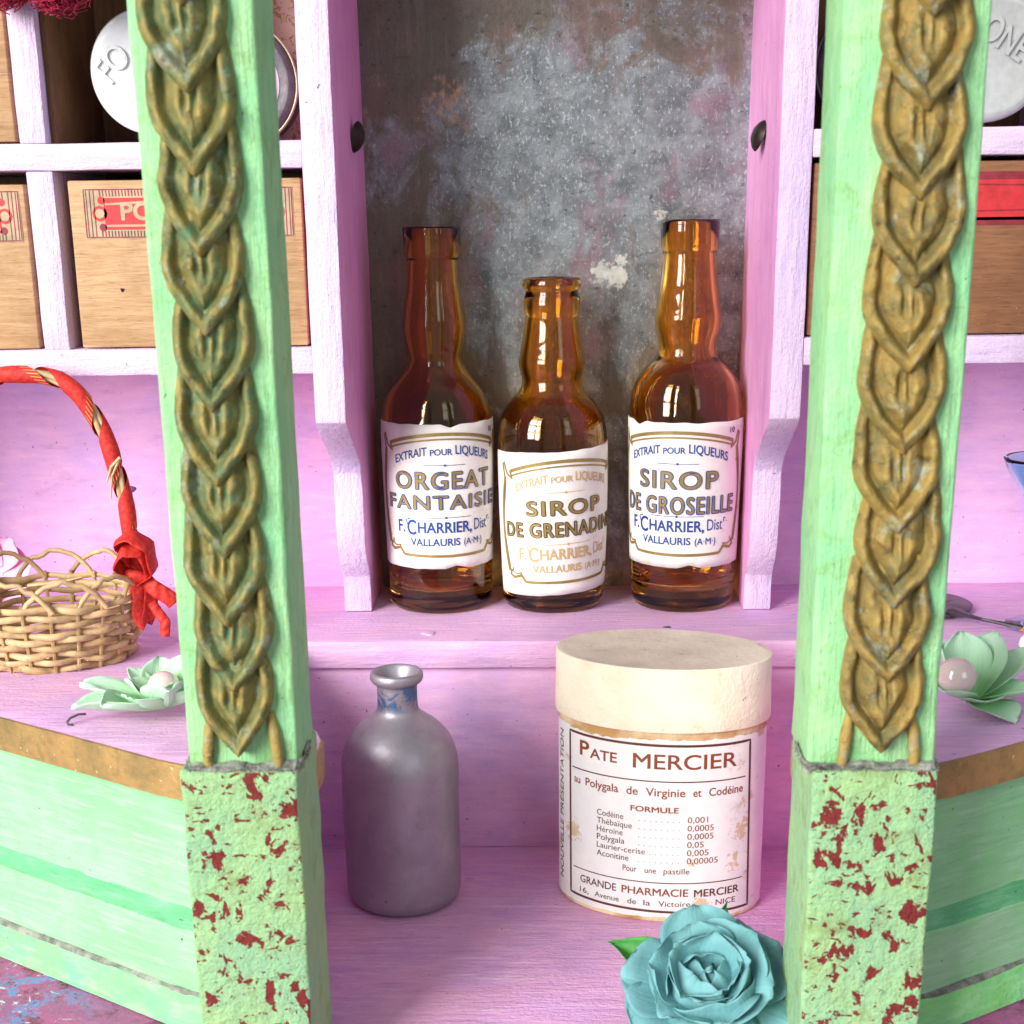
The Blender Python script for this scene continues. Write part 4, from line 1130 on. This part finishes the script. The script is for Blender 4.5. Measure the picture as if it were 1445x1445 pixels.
# teal rose, its face turned up to the camera
ros = thing('teal_rose', 'crumpled teal paper rose lying in front of the oval box', 'artificial flower', (3.55, -13.9, -6.5))
Z = Vector((-.06, -.52, .85)).normalized(); X = Vector((1, 0, .05)); X = (X-Z*X.dot(Z)).normalized(); Y = Z.cross(X)
C = Vector((-.05, .1, 1.35))
def rp(name, ang, r0, h0, lean, length, width, **kw):
    """ang round the axis; lean 0 = straight up the axis, 90 = flat outwards"""
    d = X*cos(radians(ang))+Y*sin(radians(ang)); le = radians(lean)
    out = d*sin(le)+Z*cos(le); face = Z*sin(le)-d*cos(le)
    return petal(name, C+d*r0+Z*h0, out, face, length, width, parent=ros, mat=M['teal'], thick=.012, **kw)
for k, (a, le, L, W_) in enumerate(((92, 76, 1.95, 1.9), (25, 84, 1.9, 2.2), (-30, 88, 1.95, 2.3), (-85, 86, 1.9, 2.2), (-145, 84, 1.95, 2.2), (168, 80, 1.85, 2.1), (125, 84, 1.5, 1.7), (60, 84, 1.8, 1.9))):
    rp('petal', a, .15, -.25, le, L, W_, cup=.12, curl=.05, wave=.10, seed=k*3.1, basew=.5)
for k, (a, le, L, W_) in enumerate(((100, 56, 1.45, 1.7), (40, 60, 1.6, 2.0), (-20, 64, 1.6, 2.1), (-80, 60, 1.5, 2.0), (-140, 62, 1.6, 1.9), (165, 56, 1.5, 1.9))):
    rp('petal', a, .12, -.12, le, L, W_, cup=.30, curl=.10, wave=.12, seed=20+k*2.3, basew=.55)
for k, (a, le, L, W_) in enumerate(((70, 32, 1.25, 1.5), (5, 36, 1.3, 1.7), (-60, 30, 1.2, 1.5), (-125, 38, 1.25, 1.6), (150, 34, 1.3, 1.6))):
    rp('petal', a, .14, -.02, le, L, W_, cup=.55, curl=-.02, wave=.10, seed=40+k*1.9, basew=.65)
def bud_petal(ang, span, r, top, seed, tilt=0.0, h0=-.1):
    """a petal wrapped round the closed heart of the rose"""
    NU, NV = 20, 16; v = []; f = []; uv = []
    ax = (Z+X*cos(radians(ang))*tilt+Y*sin(radians(ang))*tilt).normalized(); ex = (X-ax*X.dot(ax)).normalized(); ey = ax.cross(ex)
    for j in range(NV+1):
        t = j/NV
        for i in range(NU+1):
            u_ = 2*i/NU-1; th = radians(ang)+u_*radians(span)*.5
            pol = radians(95-(95-top*(1))*t*(1-.30*abs(u_)**3)) + .10*mnoise.noise(Vector((u_*2, seed, 1)))*t
            rr = r*(1+.05*u_*u_+.10*mnoise.noise(Vector((u_*1.6+seed, t*1.8, seed)))+.08*max(0, t-.75)*4*(.4+mnoise.noise(Vector((u_*3, seed, 5)))))
            p = C+ax*(h0+1.15*rr*cos(pol))+(ex*cos(th)+ey*sin(th))*rr*sin(pol)
            v.append(tuple(p)); uv.append((i/NU, .3+.7*t))
    for j in range(NV):
        for i in range(NU): f.append((j*(NU+1)+i, j*(NU+1)+i+1, (j+1)*(NU+1)+i+1, (j+1)*(NU+1)+i))
    ob = from_vf('petal', v, f, M['teal'], ros, sharp=0, uv=uv)
    m = ob.modifiers.new('thickness', 'SOLIDIFY'); m.thickness = .012*S
for k, (a, sp_, r_, top) in enumerate(((150, 180, .60, -30), (200, 170, .72, -14), (330, 150, .78, 6), (95, 150, .84, 22), (225, 150, .95, 16), (20, 130, 1.02, 34), (140, 140, 1.10, 40), (-70, 140, 1.16, 44))):
    bud_petal(a, sp_, r_, top, k*3.7, tilt=.10)
for a, L in ((142, 2.6), (74, 2.5)):
    d = X*cos(radians(a))+Y*sin(radians(a))
    petal('leaf', C-Z*.45+d*.2, d-Z*.05, Z, L, 1.0, cup=.35, curl=.0, wave=.03, mat=M['leaf'], parent=ros, seed=a, point=.9)
lathe('calyx', [(0, 0), (.5, .02), (.7, .4), (.5, 1.0), (0, 1.2)], M['leaf'], ros, loc=(0, .25, 0), n=20)

def mint_flower(label, loc, spec, pearl, pr, stem=True):
    t = thing('paper_flower', label, 'artificial flower', loc, group='pale green paper flowers with a pearl')
    for k, (a, el, L, W_, kw) in enumerate(spec):
        d = Vector((cos(radians(a))*cos(radians(el)), sin(radians(a))*cos(radians(el)), sin(radians(el))))
        face = Vector((-cos(radians(a))*sin(radians(el)), -sin(radians(a))*sin(radians(el)), cos(radians(el))))
        petal('petal', (d.x*.08, d.y*.08, .22), d, face, L, W_, mat=M['mint'], parent=t, seed=loc[0]+k*2.7, **kw)
    n = 16; v = []; f = []
    lathe('pearl', [(pr*sin(pi*i/16)+.0001*(i in (0, 16)), pearl[2]+pr-pr*cos(pi*i/16)) for i in range(17)], M['pearl'], t, loc=(pearl[0], pearl[1], 0), n=28, sharp=0)
    if stem: tube('wire_stem', stem, .03, M['iron'], t, n=6)
    return t
D = dict(cup=.35, curl=.12, wave=.06, point=.5)
mint_flower('pale green paper flower with a pearl, lying below the basket', (-9.55, -9.75, 0),
    [(178, 10, 2.05, 1.0, dict(cup=.3, curl=.14, wave=.06, point=.5)), (200, 3, 2.1, 1.1, dict(cup=.3, curl=.10, wave=.05, point=.5)), (150, 40, 1.35, .62, dict(cup=.15, curl=.02, point=.0, wave=.02)),
     (172, 30, 1.1, .8, dict(cup=.4, curl=.2, point=.6)), (250, 12, 1.35, 1.2, dict(cup=.3, curl=.3, point=.3)), (225, 6, 1.6, 1.2, dict(cup=.4, curl=.2, point=.3)), (292, 22, 1.55, 1.25, dict(cup=.4, curl=.25, point=.2)),
     (330, 20, 1.6, 1.2, D), (15, 38, 1.7, 1.1, D), (60, 40, 1.6, 1.1, D), (105, 35, 1.5, 1.1, D), (275, 40, .85, .8, dict(cup=.5, curl=.2, point=.2)), (320, 55, .85, .8, D)],
    (.02, .10, .32), .40, [(-1.8, -.42, .2), (-1.95, -.5, .22), (-2.12, -.62, .17), (-2.2, -.66, .08), (-2.16, -.7, .03), (-2.05, -.72, .03)])
mint_flower('pale green paper flower with a large pearl, right of the right post', (10.2, -9.4, .02),
    [(95, 58, 1.75, 1.35, dict(cup=.28, curl=.04, wave=.04, point=.3)), (50, 50, 1.9, 1.3, dict(cup=.25, curl=.05, wave=.04, point=.35)), (20, 22, 2.1, 1.1, dict(cup=.25, curl=.22, wave=.04, point=.5)),
     (135, 50, 1.6, 1.2, D), (180, 28, 1.5, 1.2, D), (225, 18, 1.4, 1.2, D), (280, 14, 1.05, 1.1, dict(cup=.2, curl=.08, wave=.05, point=.1)), (305, -6, 1.3, 1.3, dict(cup=.25, curl=.0, wave=.05, point=.1)), (345, 10, 1.5, 1.2, D)],
    (-.5, -.5, .5), .47, None or [(.0, 0, .2), (0, .2, .1)])
# pink flower at the left edge behind the basket
t = thing('pink_flower', 'bright pink paper flower peeping out behind the basket at the left edge', 'artificial flower', (-16.75, -.9, 0))
for k, a in enumerate((10, 60, 120, 180, 240, 300)):
    petal('petal', (0, 0, 1.6), (cos(radians(a)), .0, sin(radians(a))), (0, -1, .2), 1.15, 1.1, cup=.3, curl=.2, mat=M['pinkpetal'], parent=t, seed=k*4)
tube('stem', [(0, .1, 0), (0, .1, .8), (0, .02, 1.6)], .05, M['leaf'], t, n=6)

# ------------------------------------------------------------------ slotted server, glass, bird, pompom
t = thing('slotted_server', 'dark metal slotted cake server lying on the right shelf behind the post', 'utensil', (11.25, 0, .03))
def server():
    bm = bmesh.new(); pts = []
    for i in range(28):
        a = pi*.5+pi*2*i/28; pts.append((1.25*cos(a)*(1 if cos(a) > 0 else 1.2), 1.0*sin(a)))
    return pts
# blade with two open slots, built as a ring of quads
out = [(1.25*cos(a)*(1.25 if cos(a) < 0 else 1), 1.05*sin(a)) for a in [2*pi*i/36 for i in range(36)]]
v = []; f = []
bmv = bmesh.new()
ov = [bmv.verts.new((x, y, .12+.06*(x*x+y*y)*.4)) for x, y in out]
oe = [bmv.edges.new((ov[i], ov[(i+1) % 36])) for i in range(36)]
hole_edges = []
for (cx_, cy_) in ((.25, -.28), (.35, .08), (.2, .42), (-.5, -.28), (-.45, .08), (-.5, .42)):
    hv = [bmv.verts.new((cx_+.26*cos(a)*1.0, cy_+.07*sin(a), .13)) for a in [2*pi*i/12 for i in range(12)]]
    hole_edges += [bmv.edges.new((hv[i], hv[(i+1) % 12])) for i in range(12)]
bmesh.ops.triangle_fill(bmv, use_beauty=True, use_dissolve=False, edges=oe+hole_edges)
bl_ = from_bm('blade', bmv, M['iron'], t, sharp=0)
bl_.rotation_euler = (0, 0, radians(-12)); bl_.scale = (1.25, 1.5, 1)
m = bl_.modifiers.new('thickness', 'SOLIDIFY'); m.thickness = .05*S
tube('handle', [(.7, -1.25, .2), (.95, -1.75, .22), (1.3, -2.2, .22), (2.3, -3.1, .2), (3.8, -4.3, .12), (5.2, -5.3, .1)], [.3, .16, .09, .09, .10, .16], M['iron'], t, n=10, flat=.4, up=(0.75, -.65, 0))

t = thing('blue_goblet', 'small pale blue glass goblet cut off by the right edge', 'glass', (14.25, -2.0, 0))
gp = smoothprof([(0, .0), (.9, .02), (.9, .08), (.25, .18), (.12, .5), (.12, 2.0), (.3, 2.4), (.5, 3.1), (.8, 3.9), (1.15, 4.5), (1.3, 4.9)], 3)
gp += [(1.22, 4.93)]+[(max(.02, r-.1), z+.02) for r, z in reversed(gp) if z > 2.4]
lathe('glass_body', gp, M['blueglass'], t, n=40, sharp=0, wob=.22)
t = thing('porcelain_bird', 'tiny white glazed bird with orange beak behind the right paper flower', 'figurine', (13.15, -4.6, 0)); t.scale = (.62, .62, .62)
lathe('body', [(.0001, 0), (.32, .05), (.48, .3), (.42, .6), (.25, .8), (.3, .95), (.33, 1.1), (.26, 1.3), (.0001, 1.42)], M['white'], t, n=24, sharp=0)
tube('beak', [(-.25, -.1, 1.12), (-.42, -.14, 1.06), (-.55, -.16, 1.0)], [.1, .06, .01], M['orange'], t, n=8)
for s_ in (-1,):
    disc('eye', (.02, -.31, 1.18), (0, -1, .1), .06, M['navy'], t, loc=(0, 0, 0), thick=.02)

def fuzz(name, label, c, r, n, mat, parent=None):
    parts = []
    for i in range(n):
        d = Vector((random.gauss(0, 1), random.gauss(0, 1), random.gauss(0, 1))).normalized(); p = Vector((0, 0, 0))+d*r*random.uniform(.45, .95)
        q = random.uniform(0, 6); e = d.orthogonal().normalized(); g = d.cross(e)
        parts.append(tube_vf([tuple(p+(e*cos(q+j*1.1)+g*sin(q+j*1.1))*.16+d*.05*j) for j in range(6)], .018, n=4))
    v, f = merge(parts); o = from_vf(name, v, f, mat, None, c, sharp=0)
    o['label'] = label; o['category'] = 'trimming'
    return o
fuzz('tulle_pompom', 'crimson tulle pompom hanging at the top left cubby', (-12.1, -4.6, 17.45), .8, 800, M['pompom'])
fuzz('tulle_pompom', 'second crimson tulle scrap above the left divider at the top corner', (-13.45, -4.4, 17.35), .5, 400, M['pompom'])
